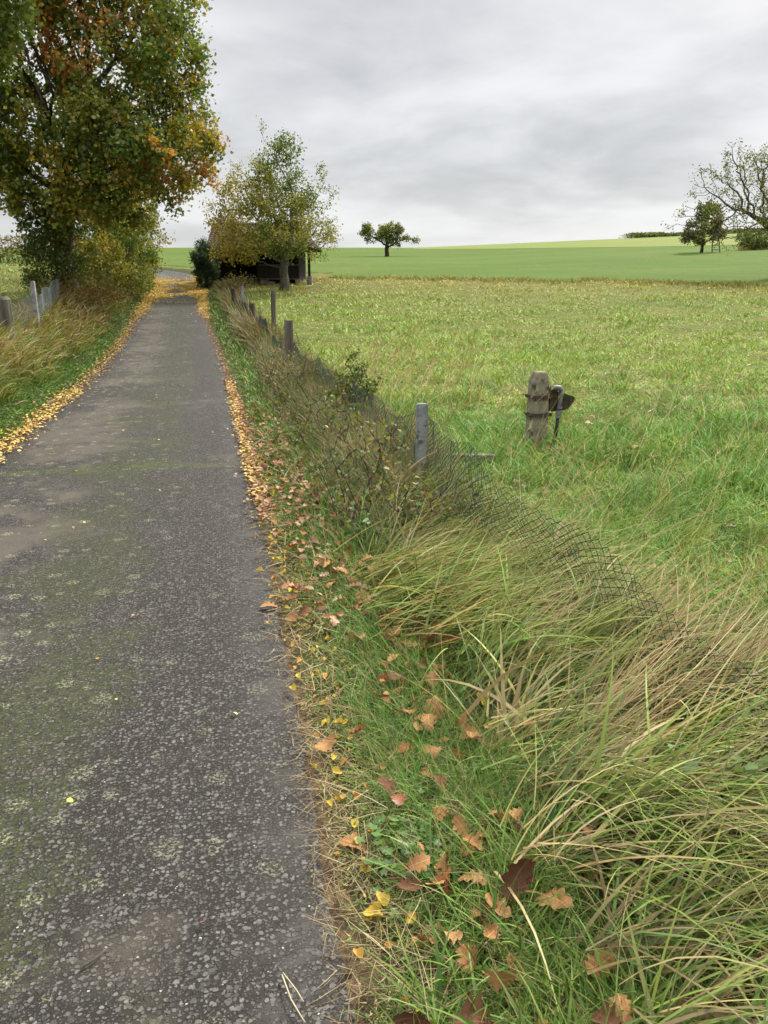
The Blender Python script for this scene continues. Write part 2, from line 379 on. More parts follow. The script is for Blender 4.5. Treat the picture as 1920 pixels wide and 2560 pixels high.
# ------------------------------------------------------------------ road
def road_mat():
    m, g = newmat('worn_asphalt')
    uvn = g.n('ShaderNodeUVMap', uv_map='UVMap'); uv = uvn.outputs[0]                 # metres: u across, v along
    sp = g.n('ShaderNodeSeparateXYZ'); g.l(uv, sp.inputs[0]); u, vv = sp.outputs[0], sp.outputs[1]
    # aggregate stones of two sizes, rounded and separated by dark binder
    def stones(sc, lo, hi, seed):
        wn = g.n('ShaderNodeTexNoise'); wn.inputs['Scale'].default_value = sc * 1.1; wn.inputs['Detail'].default_value = 1; g.l(uv, wn.inputs['Vector'])
        wv = g.n('ShaderNodeVectorMath', operation='MULTIPLY_ADD'); g.l(wn.outputs['Color'], wv.inputs[0]); wv.inputs[1].default_value = (.75 / sc,) * 3; g.l(uv, wv.inputs[2])
        of = g.n('ShaderNodeVectorMath', operation='ADD'); g.l(wv.outputs[0], of.inputs[0]); of.inputs[1].default_value = (seed, seed * 2.3, 0)
        a = g.n('ShaderNodeTexVoronoi', feature='F1', voronoi_dimensions='2D'); a.inputs['Scale'].default_value = sc; g.l(of.outputs[0], a.inputs['Vector'])
        k = g.n('ShaderNodeSeparateColor'); g.l(a.outputs['Color'], k.inputs[0]); rad = g.math('MULTIPLY_ADD', k.outputs[1], hi - lo, lo)
        return k.outputs, g.ramp(g.math('SUBTRACT', rad, a.outputs['Distance']), -.02, .10)
    c1, st1 = stones(72, .14, .54, 0.); c2, st2 = stones(128, .05, .50, 3.1); c3, st3 = stones(52, -.18, .48, 7.7)
    nL = g.noise(uv, .5, 4, .6); nM = g.noise(uv, 3.0, 5, .65, .3); nF = g.noise(uv, 40, 4, .7)
    binder = g.mix(nF, (.007, .006, .004), (.024, .020, .014))
    sA = g.mix(g.math('POWER', c1[0], 1.9), (.026, .025, .023), (.155, .147, .132))
    sB = g.mix(c2[0], (.016, .015, .013), (.10, .094, .082)); sC = g.mix(c3[0], (.034, .033, .031), (.142, .135, .121))
    white = g.math('GREATER_THAN', c2[2], .99); sB = g.mix(white, sB, (.36, .35, .32))
    col = g.mix(st2, binder, sB); col = g.mix(st1, col, sA); col = g.mix(st3, col, sC)
    # smooth, dusty worn patches where the binder is rubbed flat
    lane = g.n('ShaderNodeMath', operation='ABSOLUTE'); g.l(g.math('ADD', u, .0), lane.inputs[0])
    dust_n = g.math('ADD', g.math('MULTIPLY', nL, .55), g.math('MULTIPLY', nM, .45))
    lane_f = g.ramp(g.math('ABSOLUTE', g.math('ADD', u, .55)), .1, .8, 'SMOOTHSTEP', .13, 0.)
    dust = g.ramp(g.math('ADD', dust_n, lane_f), .53, .67, 'SMOOTHSTEP', 0, .85)
    dcol = g.mix(nM, (.062, .051, .040), (.105, .090, .072))
    col = g.mix(dust, col, dcol)
    edge = g.ramp(g.math('SUBTRACT', HALF, lane.outputs[0]), .0, .30, 'SMOOTHSTEP', 1, 0)
    ef = g.math('MULTIPLY', edge, g.ramp(nM, .46, .60)); col = g.mix(g.math('MULTIPLY', ef, .75), col, (.06, .056, .051))
    # moss tint along the middle and moss threads
    mid = g.ramp(g.math('ABSOLUTE', g.math('SUBTRACT', u, .12)), .05, .75, 'SMOOTHSTEP', .14, 0)
    ms = g.ramp(g.math('ADD', g.noise(uv, 1.1, 6, .75), mid), .53, .70, 'SMOOTHSTEP', 0, .8)
    ms = g.math('MULTIPLY', ms, g.ramp(nF, .40, .62)); col = g.mix(ms, col, (.050, .060, .014))
    # the mossy crack across the lane
    cr = g.math('ABSOLUTE', g.math('SUBTRACT', g.math('ADD', vv, g.math('MULTIPLY', g.noise(uv, 2.3, 3), .35)), 11.62))
    crm = g.math('MULTIPLY', g.ramp(cr, .02, .22, 'SMOOTHSTEP', 1, 0), g.ramp(g.noise(uv, 9, 4, .7), .42, .58)); col = g.mix(g.math('MULTIPLY', crm, .45), col, (.085, .11, .018))
    # lichen rosettes: clusters of pale yellow-green crumbs
    lv = g.n('ShaderNodeTexVoronoi', feature='F1', voronoi_dimensions='2D'); lv.inputs['Scale'].default_value = 6.5; g.l(uv, lv.inputs['Vector'])
    lsep = g.n('ShaderNodeSeparateColor'); g.l(lv.outputs['Color'], lsep.inputs[0])
    lr = g.math('MULTIPLY', lsep.outputs[0], .34); lin = g.math('SUBTRACT', lr, lv.outputs['Distance'])
    lm = g.math('MULTIPLY', g.ramp(lin, 0, .10), g.math('GREATER_THAN', lsep.outputs[1], .42))
    crumbs = g.ramp(g.noise(uv, 85, 3, .6), .50, .58)
    side = g.ramp(u, -1.2, .9, 'LINEAR', 1., .35)
    lm = g.math('MULTIPLY', g.math('MULTIPLY', lm, crumbs), side); col = g.mix(g.math('MULTIPLY', lm, .9), col, (.40, .41, .25))
    ln2 = g.math('MULTIPLY', g.ramp(g.noise(uv, 3.6, 6, .78, .4), .60, .68), g.ramp(g.noise(uv, 55, 3, .6), .44, .54))
    col = g.mix(g.math('MULTIPLY', g.math('MULTIPLY', ln2, side), .7), col, (.20, .20, .14))
    hgt = g.math('ADD', g.math('MULTIPLY', g.math('MAXIMUM', st1, st3), g.math('ADD', g.math('MULTIPLY', c1[2], .6), .6)), g.math('MULTIPLY', st2, .5))
    hgt = g.math('ADD', hgt, g.math('MULTIPLY', nF, .35)); hgt = g.math('MULTIPLY', hgt, g.math('SUBTRACT', 1.0, g.math('MULTIPLY', dust, .75)))
    hgt = g.math('ADD', hgt, g.math('MULTIPLY', lm, .8))
    bp = g.n('ShaderNodeBump'); bp.inputs['Strength'].default_value = .85; bp.inputs['Distance'].default_value = .006; g.l(hgt, bp.inputs['Height'])
    p = g.n('ShaderNodeBsdfPrincipled'); g.l(col, p.inputs['Base Color']); p.inputs['Specular IOR Level'].default_value = .28
    g.l(g.ramp(nF, .3, .7, 'LINEAR', .6, .85), p.inputs['Roughness'])
    g.l(bp.outputs[0], p.inputs['Normal']); o = g.n('ShaderNodeOutputMaterial'); g.l(p.outputs[0], o.inputs[0]); return m

def build_road():
    L = RS[-1]; s = np.concatenate([np.arange(0, 14, .06), np.arange(14, 60, .2), np.arange(60, L, .5)]); ns = len(s)
    cxr = np.interp(s, RS, RC[:, 0]); cyr = np.interp(s, RS, RC[:, 1])
    tx = np.gradient(cxr); ty = np.gradient(cyr); q = np.hypot(tx, ty); nxr, nyr = ty / q, -tx / q
    u = np.array([-1.06, -1, -.75, -.4, 0, .4, .75, 1, 1.06]) * HALF; V = []; UV = []
    for k, a in enumerate(u):
        jit = 0
        if k in (0, 1, 7, 8): jit = .07 * (fbm(s, s * 0 + k // 4, 2.6, 31, 4) - .5) + .05 * (fbm(s, s * 0 + k // 4, 9, 37, 2) - .5)
        w = a + jit; x, y = cxr + nxr * w, cyr + nyr * w
        z = H_exact(x, y) + .018 - .02 * (a / HALF) ** 2 * .8
        if k in (0, 8): z = z - .07
        V.append(np.stack([x, y, z], 1)); UV.append(np.stack([w + 0 * s, s], 1))
    V = np.stack(V, 1).reshape(-1, 3); UV = np.stack(UV, 1).reshape(-1, 2); nc = len(u)
    i = (np.arange(ns - 1)[:, None] * nc + np.arange(nc - 1)[None]).ravel()
    tag(npmesh('road', V, np.stack([i, i + 1, i + nc + 1, i + nc], 1), road_mat(), smooth=True, uv=UV), kind='structure')
build_road()

# ------------------------------------------------------------------ grass
GREEN = np.array([(.06, .135, .022), (.085, .175, .03), (.115, .21, .035), (.07, .13, .03)])
YGREEN = np.array([(.22, .30, .06), (.28, .33, .07), (.18, .28, .055), (.33, .33, .10)])
STRAW = np.array([(.42, .33, .16), (.36, .26, .12), (.48, .40, .22), (.30, .21, .10)])
BROWN = np.array([(.18, .12, .055), (.23, .16, .08), (.13, .09, .045)])
def pick(pal, n, jit=.15):
    c = pal[rng.integers(0, len(pal), n)]; return c * (1 + jit * rng.standard_normal((n, 1))).clip(.5, 1.6)

def blades(x, y, length, width, az, lean, curve, col, segs=4, twist=None, z0=None, tip=None, prof=1.6, floor=True):
    """vectorised grass blades -> verts, quads, colours"""
    n = len(x); s = np.linspace(0, 1, segs + 1)
    z0 = (H(x, y) - .01) if z0 is None else z0
    th = lean[:, None] + curve[:, None] * s[None] ** 1.3
    ds = length[:, None] / segs
    hor = np.concatenate([np.zeros((n, 1)), np.cumsum(np.sin(th[:, 1:] * .5 + th[:, :-1] * .5) * ds, 1)], 1)
    ver = np.concatenate([np.zeros((n, 1)), np.cumsum(np.cos(th[:, 1:] * .5 + th[:, :-1] * .5) * ds, 1)], 1)
    dx, dy = np.cos(az), np.sin(az)
    wob = .05 * length[:, None] * np.sin(s[None] * 3 + rng.uniform(0, 6.3, (n, 1))) * s[None]
    px = x[:, None] + dx[:, None] * hor - dy[:, None] * wob; py = y[:, None] + dy[:, None] * hor + dx[:, None] * wob; pz = z0[:, None] + ver
    if floor: pz = np.maximum(pz, H(px.ravel(), py.ravel()).reshape(px.shape) + .008 + .02 * rng.random((n, 1)))
    tw = (rng.normal(0, .7, n) if twist is None else twist)[:, None] * (0.4 + .6 * s[None])
    w = width[:, None] * .5 * np.clip((1 - s[None] ** prof), .06, 1)
    ct, st = np.cos(tw), np.sin(tw)
    nxv, nzv = np.cos(th), -np.sin(th)
    sx = (-dy[:, None] * ct + dx[:, None] * nxv * st) * w; sy = (dx[:, None] * ct + dy[:, None] * nxv * st) * w; sz = nzv * st * w
    V = np.stack([np.stack([px - sx, py - sy, pz - sz], -1), np.stack([px + sx, py + sy, pz + sz], -1)], 2)   # n,segs+1,2,3
    i = (np.arange(n)[:, None] * (segs + 1) * 2 + np.arange(segs)[None] * 2).ravel()
    F = np.stack([i, i + 1, i + 3, i + 2], 1)
    C = np.repeat(col[:, None, :], segs + 1, 1)
    if tip is not None: C = C * (1 - s[None, :, None] ** 2 * .8) + tip[:, None, :] * s[None, :, None] ** 2 * .8
    C = np.repeat(C[:, :, None, :], 2, 2)
    return V.reshape(-1, 3), F, C.reshape(-1, 3)

class Pile:
    def __init__(s): s.V = []; s.F = []; s.C = []; s.n = 0
    def add(s, VFC):
        V, F, C = VFC; s.V.append(V); s.F.append(F + s.n); s.C.append(C); s.n += len(V); return s
    def build(s, name, mat, **kw):
        return npmesh(name, np.concatenate(s.V), np.concatenate(s.F), mat, np.concatenate(s.C), **kw)

def polar(r0, r1, dens, a0=-37, a1=37):
    """points round the viewer's standing place, density dens(r) per m2"""
    rs = np.linspace(r0, r1, 400); d = dens(rs) * rs * R(a1 - a0); c = np.concatenate([[0], np.cumsum((d[1:] + d[:-1]) / 2 * np.diff(rs))])
    n = int(c[-1]); r = np.interp(rng.random(n) * c[-1], c, rs); a = rng.uniform(R(a0), R(a1), n)
    return r * np.sin(a), r * np.cos(a), r

FENCE = np.array([(1.95, .2), (1.42, 1.15), (1.13, 2.0), (.86, 2.9), (.62, 3.9), (.27, 5.45), (-.30, 8), (-1.67, 14.1), (-3.95, 24), (-5.85, 31.2), (-7.6, 38.5)])
def fence_x(y): return np.interp(y, FENCE[:, 1], FENCE[:, 0])

# --- meadow behind the fence
def meadow():
    P = Pile()
    x, y, r = polar(1.6, 51, lambda r: np.minimum(2600, 66000 / r ** 1.95), -37, 54)
    k = (x > fence_x(y) + .05) & (y < bnd1(x) + .35); x, y, r = x[k], y[k], r[k]
    n = len(x); tuss = fbm(x, y, .9, 5, 3); patch = fbm(x, y, .22, 8, 3); fine = fbm(x, y, 3.5, 12, 2)
    hgt = (.05 + .34 * np.clip(tuss - .38, 0, 1) + .10 * np.clip(fine - .35, 0, 1)) * (1 - .25 * sstep(8, 24, y)) * rng.uniform(.6, 1.35, n)
    wid = np.maximum(.0055, .0011 * r) * rng.uniform(.6, 1.5, n)
    az = rng.uniform(0, 6.28, n) + 6.28 * fbm(x, y, .35, 21, 2)
    col = pick(YGREEN, n); gr = pick(GREEN * 1.35, n); st = pick(STRAW * .95, n); br = pick(BROWN * 1.2, n)
    pg = .24 + (1 - sstep(6, 24, y)) * .36 + .2 * sstep(.52, .65, tuss); pg = pg + .35 * sstep(.55, .7, patch)
    col = np.where((rng.random(n) < pg)[:, None], gr, col)
    ps = .04 + .14 * sstep(.45, .65, patch) * sstep(7, 16, y) + .24 * sstep(30, 43, y)
    col = np.where((rng.random(n) < ps)[:, None], st, col)
    col = np.where((rng.random(n) < .03 + .07 * sstep(28, 42, y))[:, None], br, col)
    sh = sstep(.6, .72, fbm(x, y, 1.3, 77, 3)); col = np.where((rng.random(n) < .6 * sh)[:, None], pick(GREEN, n), col); fd = (.55 * sstep(7, 18, y) + .28 * sstep(32, 44, y))[:, None]; mean = (YGREEN.mean(0) * .54 + GREEN.mean(0) * .52 + STRAW.mean(0) * .03)[None] * (1 - .9 * sstep(33, 45, y)[:, None]) + (STRAW.mean(0) * np.array([.88, .80, .55]) + YGREEN.mean(0) * .12)[None] * .9 * sstep(33, 45, y)[:, None]
    col = col * (1 - fd) + mean * fd; col = col * (.66 + .68 * fbm(x, y, 1.8, 101, 3))[:, None] * (1.24 + .16 * sstep(6, 14, y))[:, None]
    P.add(blades(x, y, hgt * 1.5, wid, az, rng.uniform(.1, .7, n), rng.uniform(.5, 1.7, n), col, 3))
    n = 9000; x = rng.uniform(-3, 36, n); y = bnd1(x) + rng.normal(-.5, .6, n)
    P.add(blades(x, y, rng.uniform(.12, .36, n), np.full(n, .03), rng.uniform(0, 6.28, n), rng.uniform(.1, .8, n), rng.uniform(.3, 1.2, n), pick(np.vstack([STRAW * np.array([.85, .75, .5]), YGREEN * .75, YGREEN * .8]), n), 3))
    o = P.build('meadow_grass', M['grass']); tag(o, 'yellow green meadow grass of the wide pasture behind the wire fence', 'grass', kind='stuff')
    return n
cnt = {'meadow': meadow()}

# --- long near clumps of meadow grass close behind the fence
def meadow_clumps():
    P = Pile(); x0, y0, r0 = polar(2.2, 16, lambda r: np.minimum(14, 130 / r ** 1.5)); k = x0 > fence_x(y0) + .25; x0, y0 = x0[k], y0[k]
    for cx_, cy_ in zip(x0, y0):
        n = 26; a0 = 6.28 * fbm(np.array([cx_]), np.array([cy_]), .4, 55, 2)[0] + rng.normal(0, .5)
        x = cx_ + rng.normal(0, .06, n); y = cy_ + rng.normal(0, .06, n)
        pal = GREEN * 1.2 if rng.random() < .55 else (YGREEN if rng.random() < .8 else STRAW)
        P.add(blades(x, y, rng.uniform(.18, .45, n), rng.uniform(.004, .008, n), a0 + rng.normal(0, .5, n), rng.uniform(.2, .8, n), rng.uniform(.7, 1.7, n), pick(pal, n), 5))
    tag(P.build('meadow_tussocks', M['grass']), 'longer green tussocks in the pasture close behind the wire fence', 'grass', kind='stuff')
meadow_clumps()

# --- short verge grass between asphalt and the tall growth
def verge():
    P = Pile()
    x, y, r = polar(.75, 47, lambda r: np.minimum(13000, 60000 / r ** 1.9), -40, 44)
    d = LAT(x, y) - HALF; k = (d > .015) & (x < fence_x(y) + .05); k &= rng.random(len(x)) < (sstep(-.06, .26, d + .20 * (fbm(x, y, 3, 15, 2) - .5)) + .06) * (1 - .7 * sstep(.5, .72, d))
    x, y, r, d = x[k], y[k], r[k], d[k]; n = len(x); t = fbm(x, y, 2.6, 33, 3); f = fbm(x, y, 7, 35, 2)
    hgt = (.03 + .075 * sstep(.03, .5, d) + .11 * np.clip(t - .38, 0, 1) * sstep(.1, .4, d)) * rng.uniform(.5, 1.4, n)
    wid = np.maximum(.0032, .0012 * r) * rng.uniform(.6, 1.6, n)
    az = rng.uniform(0, 6.28, n)
    col = pick(GREEN * 1.4, n); st = pick(STRAW * .8, n)
    ps = .12 + .5 * (1 - sstep(.02, .22, d)); col = np.where((rng.random(n) < ps)[:, None], st, col)
    yg = rng.random(n) < .18 + .3 * sstep(.5, .65, f); col = np.where(yg[:, None], pick(YGREEN * .8, n), col)
    P.add(blades(x, y, hgt * 1.45, wid, az, rng.uniform(.05, .8, n), rng.uniform(.2, 1.4, n), col, 3))
    # matted dead straw at the asphalt edge
    x, y, r = polar(.8, 14, lambda r: np.minimum(3200, 9000 / r ** 1.6), -40, 40); d = LAT(x, y) - HALF
    k = (d > -.05) & (d < .20 + .12 * fbm(x, y, 2, 3)) ; x, y, r = x[k], y[k], r[k]; n = len(x)
    P.add(blades(x, y, rng.uniform(.03, .13, n), np.maximum(.0016, .0008 * r), rng.uniform(0, 6.28, n), rng.uniform(1.2, 1.55, n), rng.uniform(0, .3, n), pick(np.vstack([STRAW * .75, BROWN]), n), 3, z0=H(x, y) + .012))
    x, y, r = polar(.9, 9, lambda r: np.minimum(900, 3600 / r ** 1.5), -40, 44); d = LAT(x, y) - HALF; k = (d > .05) & (x < fence_x(y)); x, y, r = x[k], y[k], r[k]; n = len(x)
    P.add(blades(x, y, rng.uniform(.08, .26, n), np.maximum(.0024, .0009 * r), rng.uniform(0, 6.28, n), rng.uniform(1.0, 1.5, n), rng.uniform(0, .5, n), pick(np.vstack([STRAW * .85, BROWN]), n), 4, z0=H(x, y) + rng.uniform(.01, .06, n)))
    tag(P.build('verge_grass', M['grass']), 'short green grass on the verge between asphalt and wire fence', 'grass', kind='stuff')
    return n
verge()

# --- taller dark-green blades in loose bunches on the near verge
def verge_bunches():
    P = Pile()
    def bunch(cx_, cy_, n, lo, hi, w, sp, pal, lean=(.1, .7), curve=(.3, 1.3), az=None):
        x = cx_ + rng.normal(0, sp, n); y = cy_ + rng.normal(0, sp, n)
        a = rng.uniform(0, 6.28, n) if az is None else az + rng.normal(0, .5, n)
        P.add(blades(x, y, rng.uniform(lo, hi, n), rng.uniform(w * .6, w * 1.2, n), a, rng.uniform(*lean, n), rng.uniform(*curve, n), pick(pal, n), 5, tip=pick(YGREEN * .8, n)))
    for cx_, cy_, n, lo, hi, w, sp in ((.20, 1.48, 44, .12, .26, .010, .05), (.36, 1.40, 40, .14, .30, .011, .06), (.30, 1.62, 30, .12, .26, .010, .05), (.12, 1.9, 30, .09, .18, .006, .05),
                                       (.24, 2.02, 50, .10, .20, .0045, .06), (.02, 2.5, 40, .10, .18, .004, .06), (-.08, 3.3, 60, .10, .2, .005, .07), (.10, 3.6, 60, .14, .24, .005, .08),
                                       (-.2, 4.4, 60, .12, .22, .006, .08), (-.05, 4.9, 70, .16, .28, .007, .08), (-.45, 6.2, 60, .14, .25, .008, .1), (-.1, 6.0, 90, .2, .34, .008, .12), (.42, 1.75, 40, .15, .34, .009, .06),
                                       (.05, 1.33, 30, .08, .18, .006, .05), (.5, 1.22, 40, .12, .3, .010, .06)):
        bunch(cx_, cy_, n, lo, hi, w, sp, GREEN * 1.15)
    for _ in range(34):
        bunch(rng.uniform(.06, .62), rng.uniform(1.12, 1.85), int(rng.integers(14, 26)), .10, .28, .0105, .03, GREEN * rng.uniform(.9, 1.3), (.2, 1.0), (.3, 1.3))
    for _ in range(120):
        cy_ = rng.uniform(1.0, 9); d = rng.uniform(.14, .75); cx_ = np.interp(cy_, REDGE[:, 1], REDGE[:, 0]) + d
        bunch(cx_, cy_, int(rng.integers(16, 34)), .07, .10 + .12 * d, .0045, .035, GREEN * 1.3 if rng.random() < .75 else YGREEN)
    tag(P.build('verge_tussocks', M['grass']), 'dark green bunches of broad bladed grass on the near verge', 'grass', kind='stuff')
verge_bunches()

# --- tall, collapsed grass along the fence
def tall_grass():
    P = Pile(); Q = Pile()
    # near mass, swept over to the right
    ny_ = 520
    cy_ = .85 + 4.6 * rng.random(ny_) ** 1.25; off = -.62 - .24 * (1 - sstep(1.5, 2.6, cy_)) + (.98 + .24 * (1 - sstep(1.5, 2.6, cy_))) * rng.random(ny_); cx_ = fence_x(cy_) + off
    d = LAT(cx_, cy_) - HALF; k = d > .46 + .1 * rng.random(ny_); cx_, cy_ = cx_[k], cy_[k]
    for a, b in zip(cx_, cy_):
        n = int(rng.integers(18, 34)); t = vnoise(np.array([a * 1.9]), np.array([b * 1.9]), 91)[0]
        base = .75 - 1.5 * t if b > 2.0 else .25 - 1.1 * t         # azimuth: right and away / right and towards viewer
        base = base + rng.normal(0, .35)
        x = a + rng.normal(0, .045, n); y = b + rng.normal(0, .045, n)
        u = rng.random(); pal = GREEN * np.array([1.2, 1.05, 1.3]) if u < .36 else (YGREEN * .9 if u < .70 else (STRAW * .85 if u < .92 else BROWN * 1.3))
        pal = pal * rng.uniform(.5, 1.35)
        wide = rng.uniform(.8, 1.0) if rng.random() < .75 else 1.7
        ln = rng.uniform(.26, .66, n) * rng.uniform(.7, 1.1)
        P.add(blades(x, y, ln, rng.uniform(.0035, .0095, n) * wide, base + rng.normal(0, .55, n), rng.uniform(.45, 1.3, n), rng.uniform(.3, 1.4, n), pick(pal, n), 6, z0=H(x, y) + rng.uniform(-.01, .17, n) * (rng.random(n) < .6), tip=pick(np.vstack([YGREEN, YGREEN, STRAW * .9]), n)))
    # a few broad, folded blades on top
    n = 170; y = rng.uniform(.9, 3.6, n); x = fence_x(y) + rng.uniform(-.62, .25, n)
    P.add(blades(x, y, rng.uniform(.35, .75, n), rng.uniform(.009, .017, n), rng.normal(-.1, .8, n), rng.uniform(.2, .8, n), rng.uniform(.7, 1.5, n), pick(np.vstack([GREEN * 1.4, YGREEN]), n), 8, tip=pick(YGREEN, n), prof=2.6))
    # ochre swirl lying flat
    for _ in range(105):
        a, b = rng.normal(.30, .2), rng.normal(3.75, .30); n = 34; x_ = a + rng.normal(0, .06, n); y_ = b + rng.normal(0, .06, n)
        P.add(blades(x_, y_, rng.uniform(.25, .5, n), rng.uniform(.0035, .008, n), -.15 + rng.normal(0, .4, n), rng.uniform(.8, 1.3, n), rng.uniform(.4, 1.0, n),
                     pick(np.vstack([YGREEN, YGREEN * .8, GREEN * 1.2, STRAW * np.array([.95, .8, .55])]), n), 6, z0=H(x_, y_) + rng.uniform(.02, .2, n), tip=pick(np.vstack([YGREEN, STRAW * .9]), n)))
    tag(P.build('tall_grass', M['grass']), 'long green and yellow grass collapsed over the foot of the fence', 'grass', kind='stuff')
    # dead stalks lying up-right, over the fallen wire
    n = 300; y = 1.5 + 2.6 * rng.random(n); x = fence_x(y) + rng.normal(-.12, .28, n); k = (LAT(x, y) - HALF) > .5; x, y = x[k], y[k]; n = len(x)
    Q.add(blades(x, y, rng.uniform(.5, 1.15, n), rng.uniform(.003, .0055, n), .45 + rng.normal(0, .42, n), rng.uniform(.75, 1.3, n), rng.uniform(.0, .6, n), pick(np.vstack([STRAW * .85, BROWN * 1.2]), n), 6, prof=4))
    for (bx, by, m_) in ((.78, 2.74, 120), (.70, 2.95, 70), (.98, 2.45, 100), (1.1, 2.1, 70), (.62, 2.3, 60)):
        Q.add(blades(bx + rng.normal(0, .05, m_), by + rng.normal(0, .05, m_), rng.uniform(.45, 1.0, m_), rng.uniform(.0025, .0048, m_), .48 + rng.normal(0, .15, m_), rng.uniform(.8, 1.05, m_), rng.uniform(.05, .35, m_), pick(np.vstack([STRAW * 1.1, BROWN * 1.5]), m_), 6, prof=4))
    # dry brown bank of stems along the rest of the fence, getting coarser with distance
    for (y0, y1, nn_, hs) in ((3.2, 6, 3600, .55), (6, 10, 4600, .58), (10, 16, 5200, .66), (16, 26, 4200, .75), (26, 40, 3200, .9)):
        y = rng.uniform(y0, y1, nn_); x = fence_x(y) + rng.normal(-.06, .22 + .003 * y, nn_); k = (LAT(x, y) - HALF) > .42 + .36 * sstep(5.5, 9, y); x, y = x[k], y[k]; n = len(x); t = fbm(x, y, 1.1, 44, 2)
        col = np.where((rng.random(n) < .2 + 1.1 * np.clip(t - .35, 0, 1) + .2 * sstep(9, 13, y))[:, None], pick(np.vstack([BROWN * .8, BROWN * 1.1, STRAW * .55]), n), np.where((rng.random(n) < .45)[:, None], pick(YGREEN * .6, n), pick(GREEN * .9, n))) * (.65 + .7 * vnoise(x * 4, y * 4, 61))[:, None]
        Q.add(blades(x, y, rng.uniform(.3, 1., n) * hs * (.65 + .7 * t), np.maximum(.0042, .001 * y) * rng.uniform(.6, 1.5, n), 6.28 * fbm(x, y, .7, 66, 2) + rng.normal(0, .7, n), rng.uniform(.1, .7, n), rng.uniform(.3, 1.4, n), col, 5))
    # brown mounds of matted stems between the posts
    for (mx_, my_, sx_, h_, cnt_) in ((-1.30, 11.2, .42, .62, 2600), (-1.7, 12.8, .42, .62, 2400), (-.85, 9.5, .42, .60, 2600), (-.62, 8.4, .36, .58, 1900), (-.35, 7.4, .34, .58, 1700), (-2.2, 15.4, .45, .55, 1500), (-.15, 6.3, .3, .6, 1400), (-2.7, 18, .5, .6, 1500), (.02, 6.7, .3, .62, 900), (.12, 5.9, .26, .62, 900), (.08, 5.25, .22, .55, 800), (.18, 4.75, .2, .5, 700), (-.02, 4.75, .2, .4, 500)):
        mx_ = mx_ + (.14 if my_ > 7 else .03); x = mx_ + rng.normal(0, sx_ * (.42 if my_ > 7 else .6), cnt_); y = my_ + rng.normal(0, sx_ * .8, cnt_); rr = np.hypot((x - mx_) / sx_, (y - my_) / sx_ / 1.3)
        Q.add(blades(x, y, h_ * np.clip(1.15 - .45 * rr, .25, 1.2) * rng.uniform(.6, 1.2, cnt_), np.full(cnt_, .0009 * my_) + .002, rng.uniform(-.3, 1.2, cnt_) + 1.5 * (rng.random(cnt_) < .4), rng.uniform(.15, .8, cnt_), rng.uniform(.2, 1.2, cnt_),
                     pick(np.vstack([BROWN * .7, BROWN * 1.0, BROWN * 1.3, STRAW * .6, YGREEN * .45, GREEN]), cnt_) * (.7 + .6 * vnoise(x * 5, y * 5, 5))[:, None], 5))
    tag(Q.build('dry_grass', M['straw']), 'dry brown and straw coloured stems along the right wire fence', 'grass', kind='stuff')
tall_grass()

# --- tall single stalks with seed heads
def seed_stalks():
    P = Pile(); x = []; y = []
    for (ax, ay, n, s) in ((1.5, 4.2, 16, .5), (1.75, 6.4, 10, .45), (.9, 4.4, 12, .3), (.5, 9.5, 60, .7), (0., 10.8, 60, .6), (-.6, 12.5, 40, .6), (2.6, 9, 12, 1.2), (3.2, 5.5, 8, .7), (.2, 14, 16, .8), (4, 14, 10, 2)):
        x.append(rng.normal(ax, s, n)); y.append(rng.normal(ay, s, n))
    x = np.concatenate(x); y = np.concatenate(y); k = x > fence_x(y) - .1; x, y = x[k], y[k]; n = len(x)
    ln = rng.uniform(.6, 1.15, n); az = .35 + rng.normal(0, .5, n); lean = rng.uniform(.1, .5, n); cur = rng.uniform(.2, .9, n); c = pick(STRAW * 1.15, n, .1)
    V, F, C = blades(x, y, ln, np.maximum(.0026, .0007 * y), az, lean, cur, c, 6, prof=6); P.add((V, F, C))
    tipv = V.reshape(n, 7, 2, 3).mean(2)
    for j in range(22):
        t = rng.uniform(0, 1, n); p = tipv[:, 5] + (tipv[:, 6] - tipv[:, 5]) * (t * 1.15)[:, None]
        P.add(blades(p[:, 0], p[:, 1], rng.uniform(.02, .045, n), np.maximum(.003, .0008 * y), az + rng.normal(0, .6, n), lean + cur * .7 + rng.normal(0, .4, n), rng.uniform(0, .5, n), c * .92, 2, z0=p[:, 2], floor=False))
    tag(P.build('seed_stalks', M['straw']), 'thin straw coloured seed stalks rising above the pasture', 'grass', kind='stuff')
seed_stalks()

